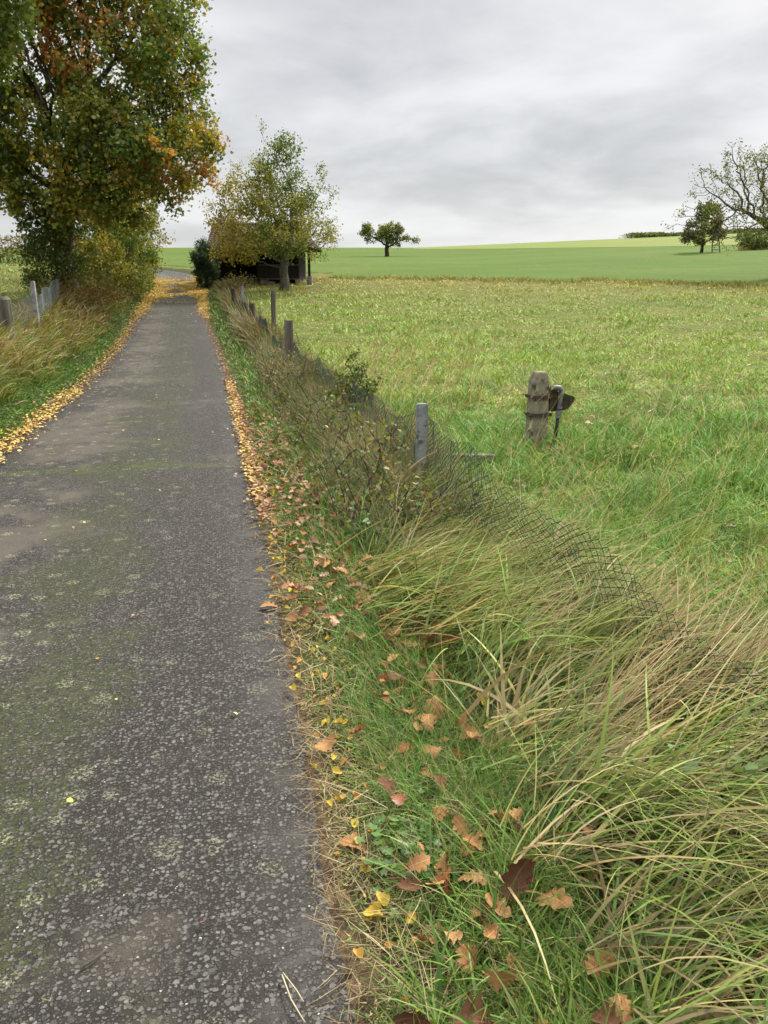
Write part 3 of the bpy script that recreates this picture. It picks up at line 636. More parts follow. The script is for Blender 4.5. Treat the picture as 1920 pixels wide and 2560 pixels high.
# --- left verge: bank of long pale grass, green strip by the lane
def left_verge():
    P = Pile()
    x, y, r = polar(5, 62, lambda r: np.minimum(2400, 90000 / r ** 2.0), -46, -5)
    d = -LAT(x, y) - HALF; k = (d > .05) & (d < 3.0 + .6 * fbm(x, y, .5, 2)) & (rng.random(len(x)) < sstep(-.1, .35, d) + .12); x, y, r, d = x[k], y[k], r[k], d[k]; n = len(x)
    t = fbm(x, y, 1.0, 71, 3); tall = sstep(.45, 1.1, d + .5 * (t - .5))
    hgt = (.08 + .33 * tall * (.6 + .8 * t)) * rng.uniform(.5, 1.3, n)
    col = pick(GREEN * 1.3, n)
    pst = tall * (.52 + .75 * np.clip(t - .3, 0, 1)); col = np.where((rng.random(n) < pst)[:, None], pick(STRAW * np.array([1.05, 1.1, 1.15]), n), col)
    col = np.where((rng.random(n) < .30 * tall)[:, None], pick(YGREEN, n), col)
    col = np.where((rng.random(n) < (.22 + .35 * sstep(17, 24, y)) * tall)[:, None], pick(BROWN * 1.25, n), col)
    P.add(blades(x, y, hgt * 1.3, np.maximum(.006, .0014 * r) * rng.uniform(.6, 1.5, n), -.5 + rng.normal(0, .9, n), rng.uniform(.2, .9, n), rng.uniform(.4, 1.4, n), col, 4))
    tag(P.build('left_bank_grass', M['grass']), 'long pale straw and green grass on the bank left of the lane', 'grass', kind='stuff')
    # meadow on the left
    P = Pile(); x, y, r = polar(9, 75, lambda r: np.minimum(800, 60000 / r ** 2.0), -44, -5); d = -LAT(x, y) - HALF
    k = (d > 2.7); x, y, r = x[k], y[k], r[k]; n = len(x); t = fbm(x, y, .8, 5, 3)
    col = pick(YGREEN * 1.1, n); col = np.where((rng.random(n) < .25 + .4 * (t > .55))[:, None], pick(GREEN * 1.5, n), col); col = np.where((rng.random(n) < .12)[:, None], pick(STRAW, n), col)
    P.add(blades(x, y, (.10 + .12 * t) * rng.uniform(.6, 1.3, n), np.maximum(.004, .001 * r), rng.uniform(0, 6.28, n), rng.uniform(.1, .8, n), rng.uniform(.5, 1.4, n), col, 3))
    tag(P.build('left_meadow_grass', M['grass']), 'bright yellow green grass of the meadow behind the left fence', 'grass', kind='stuff')
left_verge()

# ------------------------------------------------------------------ trees
def instance(tv, tf, pos, rot, scale, col, tcol=None):
    """many copies of a small template in one mesh: pos (n,3) rot (n,3,3) scale (n,)"""
    n = len(pos); k = len(tv); V = np.einsum('nij,kj->nki', rot, tv) * scale[:, None, None] + pos[:, None]
    F = (np.asarray(tf)[None] + (np.arange(n) * k)[:, None, None]).reshape(-1, len(tf[0])); C = np.repeat(col, k, 0)
    return V.reshape(-1, 3), F, C

def rots(axis, normal):
    a = axis / np.linalg.norm(axis, axis=1)[:, None]; s = np.cross(a, normal); s /= np.maximum(np.linalg.norm(s, axis=1)[:, None], 1e-6); nn_ = np.cross(s, a)
    return np.stack([s, a, nn_], -1)
LEAF_V = np.array([(0, 0, 0), (.30, .30, .09), (.24, .72, .05), (0, 1, -.10), (-.24, .72, .05), (-.30, .30, .09), (0, .5, 0)]); LEAF_F = np.array([(0, 1, 2, 6), (6, 2, 3, 4), (0, 6, 4, 5)])
LOBE_V = np.array([(0, 0, 0), (.16, .2, .03), (.34, .34, .07), (.2, .48, .03), (.40, .66, .06), (.2, .8, 0), (0, 1.02, -.08), (-.2, .8, 0), (-.40, .66, .06), (-.2, .48, .03), (-.34, .34, .07), (-.16, .2, .03)])
LOBE_F = np.array([(0, 1, 2, 3), (0, 3, 9, 11), (11, 9, 10, 11), (3, 4, 5, 9), (9, 5, 7, 8), (5, 6, 7, 5)])
LOBE_F = np.array([(0, 1, 11, 0), (1, 2, 3, 11), (11, 3, 9, 10), (3, 4, 5, 9), (9, 5, 7, 8), (5, 6, 7, 5)])

def grow(att, trunk, step, infl, kill, iters=150, droop=0., wig=.15):
    """space colonisation: returns nodes, parents"""
    N = [np.array(p, float) for p in trunk]; par = [-1] + list(range(len(trunk) - 1)); att = np.array(att, float)
    nodes = np.array(N); best = np.full(len(att), 1e9); bi = np.zeros(len(att), int)
    def upd(lo):
        nonlocal best, bi
        d = np.linalg.norm(att[:, None] - nodes[None, lo:], axis=2); j = d.argmin(1); m = d[np.arange(len(att)), j]; u = m < best
        best = np.where(u, m, best); bi = np.where(u, j + lo, bi)
    upd(0)
    for it in range(iters):
        act = best < infl
        if not act.any():
            if len(att) == 0: break
            act = best < best.min() + step
        dirs = {}
        v = att[act] - nodes[bi[act]]; v /= np.maximum(np.linalg.norm(v, axis=1)[:, None], 1e-6)
        tips, inv = np.unique(bi[act], return_inverse=True); acc = np.zeros((len(tips), 3)); np.add.at(acc, inv, v)
        acc /= np.maximum(np.linalg.norm(acc, axis=1)[:, None], 1e-6); acc += rng.normal(0, wig, acc.shape); acc[:, 2] -= droop
        acc /= np.linalg.norm(acc, axis=1)[:, None]
        lo = len(nodes); nodes = np.vstack([nodes, nodes[tips] + step * acc]); par += list(tips)
        upd(lo); keep = best > kill
        att, best, bi = att[keep], best[keep], bi[keep]
        if len(att) == 0 or len(nodes) > 9000: break
    return nodes, np.array(par)

def radii(nodes, par, tip, base, expo=2.3):
    n = len(nodes); ch = np.bincount(par[par >= 0], minlength=n); tips = max(3, (ch == 0).sum())
    expo = float(np.clip(math.log(tips) / math.log(base / tip), 1.3, 3.2)); acc = np.where(ch == 0, tip ** expo, 0.)
    for i in range(n - 1, 0, -1): acc[i] = max(acc[i], tip ** expo); acc[par[i]] += acc[i]
    r = acc ** (1 / expo); return r * base / r[0] if r[0] > base else r, ch

def tubes(p0, p1, r0, r1, sides=5):
    n = len(p0); t = p1 - p0; t = t / np.maximum(np.linalg.norm(t, axis=1)[:, None], 1e-9)
    ref = np.where(np.abs(t[:, 2:3]) > .9, np.array([[1., 0, 0]]), np.array([[0, 0, 1.]])); a = np.cross(t, ref); a /= np.linalg.norm(a, axis=1)[:, None]; b = np.cross(t, a)
    an = np.arange(sides) * 2 * np.pi / sides; ring = np.cos(an)[None, :, None] * a[:, None] + np.sin(an)[None, :, None] * b[:, None]
    V = np.concatenate([p0[:, None] + ring * r0[:, None, None], p1[:, None] + ring * r1[:, None, None]], 1).reshape(-1, 3)
    k = np.arange(sides); f = np.stack([k, (k + 1) % sides, (k + 1) % sides + sides, k + sides], 1)
    F = (f[None] + (np.arange(n) * 2 * sides)[:, None, None]).reshape(-1, 4); return V, F

def skeleton(name, nodes, par, r, mat, parent, tw=None, sides=6):
    e = np.arange(1, len(nodes)); e = e[par[e] >= 0]; p = par[e]; d = nodes[e] - nodes[p]
    r0 = np.minimum(r[p], r[e] * 1.25); r1 = r[e]
    V, F = tubes(nodes[p] - d * .06, nodes[e] + d * .04, r0, r1, sides)
    if tw is not None:
        p0, p1, a, b = tw; V2, F2 = tubes(p0, p1, np.full(len(p0), a), np.full(len(p0), b), 3); F = np.vstack([F, F2 + len(V)]); V = np.vstack([V, V2])
    return npmesh(name, V, F, mat, parent=parent, smooth=True)

def twigs_of(nodes, par, ch, per, ln, rad, up=.2, spread=.8, thr=None):
    """thin end twigs from terminal nodes; returns p0, p1"""
    tip = np.where(ch == 0)[0]; tip = tip[tip > 0]; d = nodes[tip] - nodes[par[tip]]; d /= np.linalg.norm(d, axis=1)[:, None]
    P0 = []; P1 = []
    for k in range(per):
        v = d + rng.normal(0, spread * .6, d.shape); v[:, 2] += up; v /= np.linalg.norm(v, axis=1)[:, None]; l = rng.uniform(.5, 1.2, (len(tip), 1)) * ln
        m = nodes[tip] + v * l * .5; v2 = v + rng.normal(0, .35, v.shape); v2 /= np.linalg.norm(v2, axis=1)[:, None]
        P0 += [nodes[tip], m]; P1 += [m, m + v2 * l * .5]
    return np.concatenate(P0), np.concatenate(P1)

def lobes(specs, per=60, shell=.55):
    """points through a union of ellipsoids (cx,cy,cz,rx,ry,rz), denser near the outside"""
    out = []
    for s in specs:
        n = max(8, int(per * (s[3] * s[4] * s[5]) ** .66)); v = rng.normal(0, 1, (n, 3)); v /= np.linalg.norm(v, axis=1)[:, None]
        rr = (shell + (1 - shell) * rng.random(n)) ** .7; out.append(np.array(s[:3]) + v * rr[:, None] * np.array(s[3:6]))
    return np.vstack(out)

def leaf_cloud(src, n, spread, size, colfn, droop=.3, tmpl='leaf', outward=None):
    i = rng.integers(0, len(src), n); pos = src[i] + rng.normal(0, spread, (n, 3))
    ax = rng.normal(0, 1, (n, 3)); ax[:, 2] -= droop
    nm = rng.normal(0, 1, (n, 3)); nm[:, 2] += .8
    tv, tf = (LOBE_V, LOBE_F) if tmpl == 'lobe' else (LEAF_V, LEAF_F)
    return instance(tv, tf, pos, rots(ax, nm), size * rng.uniform(.65, 1.25, n), colfn(pos))

def n3(p, s, seed=0):
    return (fbm(p[:, 0] + p[:, 2] * .7, p[:, 1] + p[:, 2] * .6 + 50, s, seed, 3) + fbm(p[:, 2] + 20, p[:, 0] - p[:, 1], s, seed + 5, 3)) * .5

def tree(name, base, label, lob, trunk_h, lean=(0, 0), r_base=.25, step=.4, per=60, kill=.6, infl=4, leaves=20000, size=.1, spread=.22, colfn=None, group=None, cat='tree',
         bark='bark', twig=(2, .5, .006), tip=.009, tmpl='leaf', leaf_frac=1., shell=.5, droop=0., wig=.15, crown='crown', extra=None, att=None):
    x, y = base; z = Hf(x, y) - .05; root = empty(name, (x, y, z), label, cat, group)
    A = lobes(lob, per, shell) if att is None else att
    nt = max(3, int(trunk_h / step)); tr = [(lean[0] * (k / nt) ** 1.5 + .03 * math.sin(k * 1.3), lean[1] * (k / nt) ** 1.5 + .03 * math.cos(k), trunk_h * k / nt) for k in range(nt + 1)]
    nodes, par = grow(A, tr, step, infl, kill, droop=droop, wig=wig); r, ch = radii(nodes, par, tip, r_base)
    r[:3] *= np.array([1.35, 1.15, 1.05])
    p0, p1 = twigs_of(nodes, par, ch, twig[0], twig[1], twig[2]); skeleton('trunk', nodes, par, r, M[bark], root, (p0, p1, twig[2], twig[2] * .6))
    thin = nodes[(r < tip * 3.0)]; src = np.vstack([thin, p1, (p0 + p1) / 2])
    if leaf_frac < 1: src = src[n3(src, .6, 3) > 1 - leaf_frac - .0] if False else src
    if leaves:
        VV = [leaf_cloud(src, leaves, spread, size, colfn, .4, tmpl)]
        P = Pile()
        for v in VV: P.add(v)
        if extra is not None: P.add(extra(src))
        P.build(crown, M['tree_leaf'], parent=root)
    return root, nodes, src

LG = np.array([(.095, .14, .026), (.12, .175, .033), (.15, .205, .04)])        # leaf greens
LO = np.array([(.28, .285, .055), (.34, .315, .06)])                                # olive / yellow-green
LY = np.array([(.50, .38, .06), (.58, .42, .07), (.42, .32, .06)])
LR = np.array([(.50, .21, .06), (.58, .28, .08), (.40, .16, .05)])
def mixcols(pos, parts):
    """parts: list of (palette, probability array)"""
    n = len(pos); c = pick(parts[0][0], n, .16)
    for k, (pal, pr) in enumerate(parts[1:]):
        u = np.clip((n3(pos, 1.15, 200 + 13 * k) - .5) * 2.6 + .5, 0, 1) * .7 + .3 * rng.random(n); c = np.where((u < pr)[:, None], pick(pal, n, .14), c)
    return c * (.8 + .4 * n3(pos, 2.2, 300))[:, None]
def near(p, q, r): return np.exp(-((p - np.array(q)) ** 2).sum(1) / (r * r))

def oak_col(p):
    n = n3(p, .55, 4)
    orange = .62 * np.clip(near(p, (-.2, -2.6, 10.0), 2.8) + near(p, (1.8, -2.8, 9.4), 2.3) + .6 * near(p, (-1.5, -2, 12), 2.6), 0, 1)
    yel = .30 * sstep(.5, .62, n) + .5 * near(p, (5.6, -1, 4.6), 2.0)
    rust = .10 + .45 * near(p, (5.8, -1, 4.4), 1.8) + .2 * sstep(.55, .66, n)
    return mixcols(p, [(LG * 1.15, 0), (LO * .95, np.full(len(p), .42)), (LY * .85, .10 + yel * .6), (LR, rust * .5), (LR * 1.1, orange)])
OAK = [(-.3, -.3, 5.5, 3.2, 3, 2.2), (2.4, -.8, 5.0, 2.6, 2.6, 1.9), (3.9, -.6, 4.9, 1.8, 2.2, 1.5), (2.9, -.4, 7.3, 2.4, 2.6, 1.9), (4.2, -.3, 8.2, 1.5, 2.0, 1.4), (3.6, -.2, 10.2, 1.7, 2.0, 1.6), (4.5, 0, 9.3, 1.0, 1.4, .8),
       (1.8, -.8, 10.8, 2.4, 2.6, 2.0), (0, -1.2, 9.6, 3, 2.6, 2.4), (-.2, -.4, 12.8, 3.2, 3, 2), (1.2, 0, 12.8, 1.8, 2.2, 1.4), (-3, -.4, 7.0, 2.6, 2.8, 2.3), (-4.2, 0, 5.9, 2.2, 2.6, 1.4), (-3.6, 0, 10.4, 2.6, 2.6, 2.3), (-5.6, .4, 8.2, 2, 2.4, 2),
       (.2, -1.2, 3.6, 1.6, 1.6, 1.1), (-2.4, -.4, 5.3, 1.8, 1.8, 1.2), (5.0, -.5, 5.2, 1.0, 1.2, .8), (4.7, 0, 6.8, 1.0, 1.4, .8), (3.6, -.5, 4.0, 1.6, 1.4, .7), (1.6, -.8, 3.4, 1.6, 1.4, .9)]
tree('oak_tree', (-12.0, 30.3), 'large spreading oak in green and orange leaf on the left bank', OAK, 4.2, (.3, 0), .36, .42, 95, .5, 3.2, 122000, .165, .21, oak_col, None, 'tree', 'bark', (3, .5, .008), .011, 'lobe')

def maple_col(p):
    n = n3(p, .7, 9); return mixcols(p, [(LG * .95, 0), (LO * .8, np.full(len(p), .22)), (LY, .06 * sstep(.5, .6, n))])
tree('overhanging_tree', (-11.3, 18.8), 'dark green leafy tree reaching in at the upper left corner', [(1.6, -.6, 7.0, 2.2, 2.2, 1.7), (2.6, -.5, 8.6, 1.7, 1.9, 1.5), (3.2, -.4, 10.2, 1.6, 1.8, 1.4), (0, 0, 10.4, 3, 3, 2.6), (-2, 0, 8, 2.6, 2.6, 2), (2.4, -.2, 6.2, 1.0, 1.2, .8), (2.2, 0, 12.0, 2.2, 2.4, 1.5)],
     4.0, (.2, 0), .26, .36, 95, .46, 3, 54000, .15, .2, maple_col, None, 'tree', 'bark', (3, .45, .007), .010, 'lobe')

def shrub(name, base, label, rx, ry, h, colfn, leaves, size, group=None, cat='shrub', stems=5, low=.05, step=.22, spread=.1, taper=False, bark='twig', tmpl='leaf', r_base=.05, twl=.3):
    x, y = base; z = Hf(x, y) - .04; root = empty(name, (x, y, z), label, cat, group)
    n = 420; v = rng.normal(0, 1, (n, 3)); v /= np.linalg.norm(v, axis=1)[:, None]; rr = rng.random(n) ** .45
    A = v * rr[:, None] * np.array([rx, ry, h * (.5 - low * .5)]) + np.array([0, 0, h * (.5 + low * .5)])
    if taper: A[:, :2] *= (1.05 - .8 * (A[:, 2:3] / h) ** 1.3)
    A += .18 * rng.normal(0, 1, A.shape) * np.array([rx, ry, h * .3])
    A[:, 2] = np.abs(A[:, 2]) + .03
    nodes, par = grow(A, [(0, 0, 0), (0, 0, step * .5), (.02, 0, step)], step, 3, step * 1.4, wig=.2); r, ch = radii(nodes, par, .005, r_base)
    p0, p1 = twigs_of(nodes, par, ch, 2, twl, .004, .3); skeleton('stem', nodes, par, r, M[bark], root, (p0, p1, .004, .002), 5)
    src = np.vstack([nodes[2:], p1, (p0 + p1) / 2]); P = Pile(); P.add(leaf_cloud(src, leaves, spread, size, colfn, .2, tmpl)); P.build('foliage', M['tree_leaf'], parent=root)
    return root
def c_dark(p): return mixcols(p, [(LG * .75, 0), (LO * .55, np.full(len(p), .18))])
def c_green(p): return mixcols(p, [(LG * 1.1, 0), (LO, np.full(len(p), .38)), (LY * .8, .16 * sstep(.48, .6, n3(p, .9, 2)))])
def c_yel(p): return mixcols(p, [(LO * .85, 0), (LY * .8, np.full(len(p), .38)), (LG, np.full(len(p), .35))])
def c_blue(p): return mixcols(p, [(np.array([(.04, .075, .045), (.055, .095, .055)]), 0)])
def c_ivy(p): return mixcols(p, [(LG * .7, 0), (LO * .7, np.full(len(p), .25)), (LY * .6, np.full(len(p), .05))])
def c_brown(p): return mixcols(p, [(LO * .5, 0), (LR * .35, np.full(len(p), .45)), (LG * .7, np.full(len(p), .25))])
G = 'shrubs and trees along the left bank'
shrub('ivy_shrub', (-12.0, 29.4), 'dark ivy thicket wrapped round the foot of the big oak',   .85, .9, 3.4, c_ivy, 7000, .11, G, tmpl='lobe', low=.02, spread=.16)
shrub('hazel_shrub', (-11.2, 31.6), 'yellow tinged bush right of the oak trunk beside the lane', 1.05, 1.1, 2.3, c_yel, 4600, .10, G)
shrub('hazel_shrub', (-11.8, 34.6), 'tall green bush behind the yellow one beside the lane', 1.6, 1.6, 4.2, c_green, 9000, .11, G)
shrub('spruce_shrub', (-12.9, 40.8), 'dark pointed evergreen farthest along the left bank', 1.8, 1.6, 6.4, c_dark, 9000, .13, G, spread=.16)
shrub('hazel_shrub', (-12.0, 38.0), 'golden yellow tree between the green bush and the evergreen', 1.4, 1.4, 5.0, c_yel, 6000, .12, G, spread=.18)
shrub('bank_bush', (-11.3, 35.8), 'low dark bush at the left edge of the lane near the bend', .8, 1.2, 1.1, c_green, 2600, .08, G)
shrub('bank_bush', (-12.6, 40.5), 'small rounded bush on the inside of the bend', .9, 1.3, 1.0, c_green, 2600, .09, G)
shrub('elder_shrub', (-10.4, 28.2), 'brownish low scrub in front of the oak thicket', 1.1, 1.2, .9, c_brown, 2600, .07, G, spread=.14)

# apple tree in front of the hut
def apple_col(p):
    n = n3(p, .9, 14); core = np.exp(-((p[:, 0] - .3) ** 2 + p[:, 1] ** 2) / 1.4)
    yel = .30 * (1 - sstep(-2.6, .2, p[:, 0])) + .24
    low = near(p, (-1.7, -1.0, 2.6), 1.2)
    return mixcols(p, [(LG * 1.05, 0), (LO * 1.0, np.full(len(p), .62) * (1 - .55 * core)), (LY * np.array([.78, .85, 1.]), .9 * yel * (1 - .5 * core) + .2 * low), (LR * 1.0, .02 + .10 * low)])
APPLE = [(-.1, -.2, 2.6, 2.4, 1.8, 1.0), (-1.9, -.5, 2.3, 1.3, 1.2, .8), (-2.4, -.2, 3.4, 1.2, 1.3, 1.0), (0, 0, 4.4, 1.5, 1.5, 1.2), (.2, 0, 5.9, 1.1, 1.1, 1.1), (1.5, -.2, 3.2, 1.1, 1.3, 1.1), (.3, 0, 7.0, .7, .7, .7), (-1.1, 0, 5.0, 1.0, 1.0, .9), (1.5, -.1, 2.4, .9, 1.0, .5), (1.3, 0, 4.7, .9, .9, .8), (-.6, -.8, 2.3, 1.0, .8, .5), (-3.0, -.6, 2.3, .9, .8, .6), (-1.2, 0, 3.8, 1.3, 1.2, 1.1), (-1.9, -.2, 4.9, .9, .9, .8), (1.1, 0, 3.9, 1.1, 1.1, .9), (-.9, -.3, 6.0, .7, .7, .6)]
AW = [(-3.2, 0, 4.2, .5, .8, .9), (-2.2, 0, 5.7, .6, .6, .7), (-.9, 0, 7.7, .25, .25, .7), (-.7, 0, 6.6, .5, .5, .8), (2.4, 0, 4.3, .5, .6, .8), (2.1, 0, 5.6, .5, .5, .6), (2.7, -.1, 2.3, .4, .5, .7), (2.4, 0, 3.0, .5, .5, .6)]
_AX, _AY = -4.85, 38.9
APPLE = [(a * (.88 if a < 0 else 1) - .1, b, c * .88 + .1, d, e, f) for a, b, c, d, e, f in APPLE]; AW = [(a * .9 - .1, b, c * .9 + .1, d, e, f) for a, b, c, d, e, f in AW]
_, an, asrc = tree('apple_tree', (_AX, _AY), 'half bare apple tree with yellowing leaves standing before the dark hut', APPLE + AW, 1.7, (.08, 0), .22, .26, 75, .40, 2.2, 0, .1, .2, None, None, 'tree', 'bark_grey', (3, .55, .006), .007, shell=.3)
_ar = [o for o in bpy.data.objects if o.name == 'apple_tree'][0]
def _apple_leaves():
    core = np.array([min(((p - np.array(l[:3])) / np.array(l[3:6]) @ ((p - np.array(l[:3])) / np.array(l[3:6]))) for l in APPLE) for p in asrc]); thin_side = (asrc[:, 0] > 1.3) & (rng.random(len(asrc)) < .78); s1 = asrc[(core < 1.15) & ~thin_side]; s2 = asrc[(core >= 1.15) | thin_side]
    P = Pile(); P.add(leaf_cloud(s1, 18000, .17, .115, apple_col, .3)); P.add(leaf_cloud(s2, 1900, .12, .095, apple_col, .3)); P.build('crown', M['tree_leaf'], parent=_ar)
_apple_leaves()

# lone small apple tree on the far hill
tree('lone_apple_tree', (.35, 101), 'small lone apple tree with flat crown out on the far green field', [(-2.4, 0, 3.0, 1.0, 1.0, .85), (-1.9, 0, 2.2, .7, .8, .6), (-.2, 0, 2.6, 1.6, 1.5, 1.1), (.9, 0, 3.3, 1.1, 1.0, .8), (.5, 0, 1.6, 1.2, 1, .6), (2.3, 0, 2.3, .9, .6, .3), (3.4, 0, 2.0, .6, .5, .45)],
     1.2, (.0, 0), .28, .24, 70, .36, 2.4, 5200, .20, .16, lambda p: mixcols(p, [(LG * .95, 0), (LO * .8, np.full(len(p), .4))]), None, 'tree', 'twig', (2, .35, .012), .02, shell=.35)

# gnarled apple tree at the right edge, almost bare
def bare_col(p): return mixcols(p, [(LG * 1.0, 0), (LO * .8, np.full(len(p), .45)), (LR * .5, np.full(len(p), .08))])
BARE = [(-1.6, -.4, 4.0, 2.0, 1.8, 1.2), (-3.2, -.4, 3.7, 1.7, 1.5, 1.0), (-4.4, -.3, 5.0, 1.3, .9, .6), (-2.4, 0, 5.7, 1.8, 1.7, 1.0), (-.5, 0, 6.4, 1.8, 1.8, 1.0), (-.6, 0, 4.2, 1.6, 1.4, .9), (-4.6, -.5, 3.0, 1.2, .8, .7), (-2.2, -.8, 2.7, 1.4, .9, .8), (2, 0, 5.6, 2.2, 2.0, 1.5), (2.4, 0, 4.0, 2, 2, 1.2),
        (-5.9, -.5, 3.5, .9, .5, .5), (-6.7, -.4, 2.9, .5, .4, .35), (-4.2, -.7, 1.9, .6, .4, .5), (-5.3, -.3, 5.7, .7, .6, .35), (-3.6, 0, 6.4, .8, .8, .5), (-5.4, -.4, 4.4, .6, .5, .4)]
tree('bare_apple_tree', (22.7, 45.5), 'gnarled nearly leafless apple tree cut by the right edge', BARE, 2.2, (-.9, -.2), .36, .26, 105, .36, 2.6, 7000, .11, .14, bare_col, None, 'tree', 'bark', (3, .45, .009), .013, 'leaf', shell=.2, droop=.03, wig=.3)

# small trees and shrubs on the far right
tree('small_tree', (27.2, 69.5), 'small round olive leaved tree on the field edge left of the gnarled one', [(-.5, 0, 1.9, 1.1, 1.1, 1.2), (.5, 0, 2.8, 1.0, 1.0, 1.3), (-.2, 0, 3.3, .8, .8, .8), (1.0, 0, 1.6, .7, .7, .8), (-1.3, 0, 1.4, .6, .6, .6)],
     .8, (0, 0), .12, .22, 80, .32, 2.2, 5200, .17, .14, lambda p: mixcols(p, [(np.array([(.12, .12, .055), (.15, .145, .07)]), 0), (LG, np.full(len(p), .35))]), None, 'tree', 'twig', (2, .3, .01), .014)
shrub('field_shrub', (32.4, 71), 'low dark shrub in the field under the gnarled apple branches', 1.2, 1.0, 1.5, c_dark, 2600, .15, step=.25, spread=.14)

def hedge(name, pts, label, h, d, colfn, n, size):
    x0, y0 = pts[0]; root = empty(name, (x0, y0, Hf(x0, y0)), label, 'hedge'); P = np.array(pts); t = rng.random(n) * (len(P) - 1); i = t.astype(int); f = (t - i)[:, None]
    q = P[i] * (1 - f) + P[np.minimum(i + 1, len(P) - 1)] * f; q = q + rng.normal(0, d, q.shape)
    hh = h * (.55 + .8 * fbm(q[:, 0], q[:, 1], .35, 3, 3)); z = H(q[:, 0], q[:, 1]) + hh * rng.random(n) ** .7
    p = np.stack([q[:, 0] - x0, q[:, 1] - y0, z - Hf(x0, y0)], 1)
    V, F, C = instance(LEAF_V, LEAF_F, p, rots(rng.normal(0, 1, (n, 3)), rng.normal(0, 1, (n, 3)) + (0, 0, .6)), size * rng.uniform(.6, 1.3, n), colfn(p)); Q = Pile(); Q.add((V, F, C))
    m = n // 40; j = rng.integers(0, n, m); b = p[j].copy(); g0 = H(b[:, 0] + x0, b[:, 1] + y0) - Hf(x0, y0); a = b.copy(); a[:, 2] = g0 - .05
    V, F = tubes(a, b, np.full(m, .02), np.full(m, .008), 4); Q.add((V, F, np.full((len(V), 3), .04))); Q.build('foliage', M['tree_leaf'], parent=root); return root
hedge('hedgerow', [(-52, 66), (-44, 66.5), (-37, 66.5), (-31.5, 67), (-26, 68)], 'dark brownish hedgerow along the top of the left meadow', 2.0, .6, c_brown, 9000, .16)
hedge('hedgerow', [(54, 179), (62, 179), (75, 180), (90, 180), (120, 180)], 'thin dark hedgerow along the skyline of the right hill', .9, 1.0, c_ivy, 12000, .30)
hedge('scrub_line', [(32, 72.5), (35, 73), (39, 73), (44, 72), (50, 71)], 'low brown scrub strip running behind the field shrub', .5, .5, c_brown, 5000, .14)

# ladder at the small tree
def ladder():
    x, y = 27.95, 68.6; root = empty('ladder', (x, y, Hf(x, y)), 'short wooden ladder leaning at the small olive tree', 'ladder')
    for sx in (-.3, .3): MB().tube([(sx * 1.1, -.35, -.05), (sx * .8, .35, 2.0)], .045, 6).build('rail', M['wood_brown'], root)
    for k in range(5):
        t = (k + .6) / 5.2; w = .33 - .09 * t; MB().tube([(-w, -.35 + .7 * t, 2.0 * t), (w, -.35 + .7 * t, 2.0 * t)], .035, 6).build('rung', M['wood_brown'], root)
ladder()

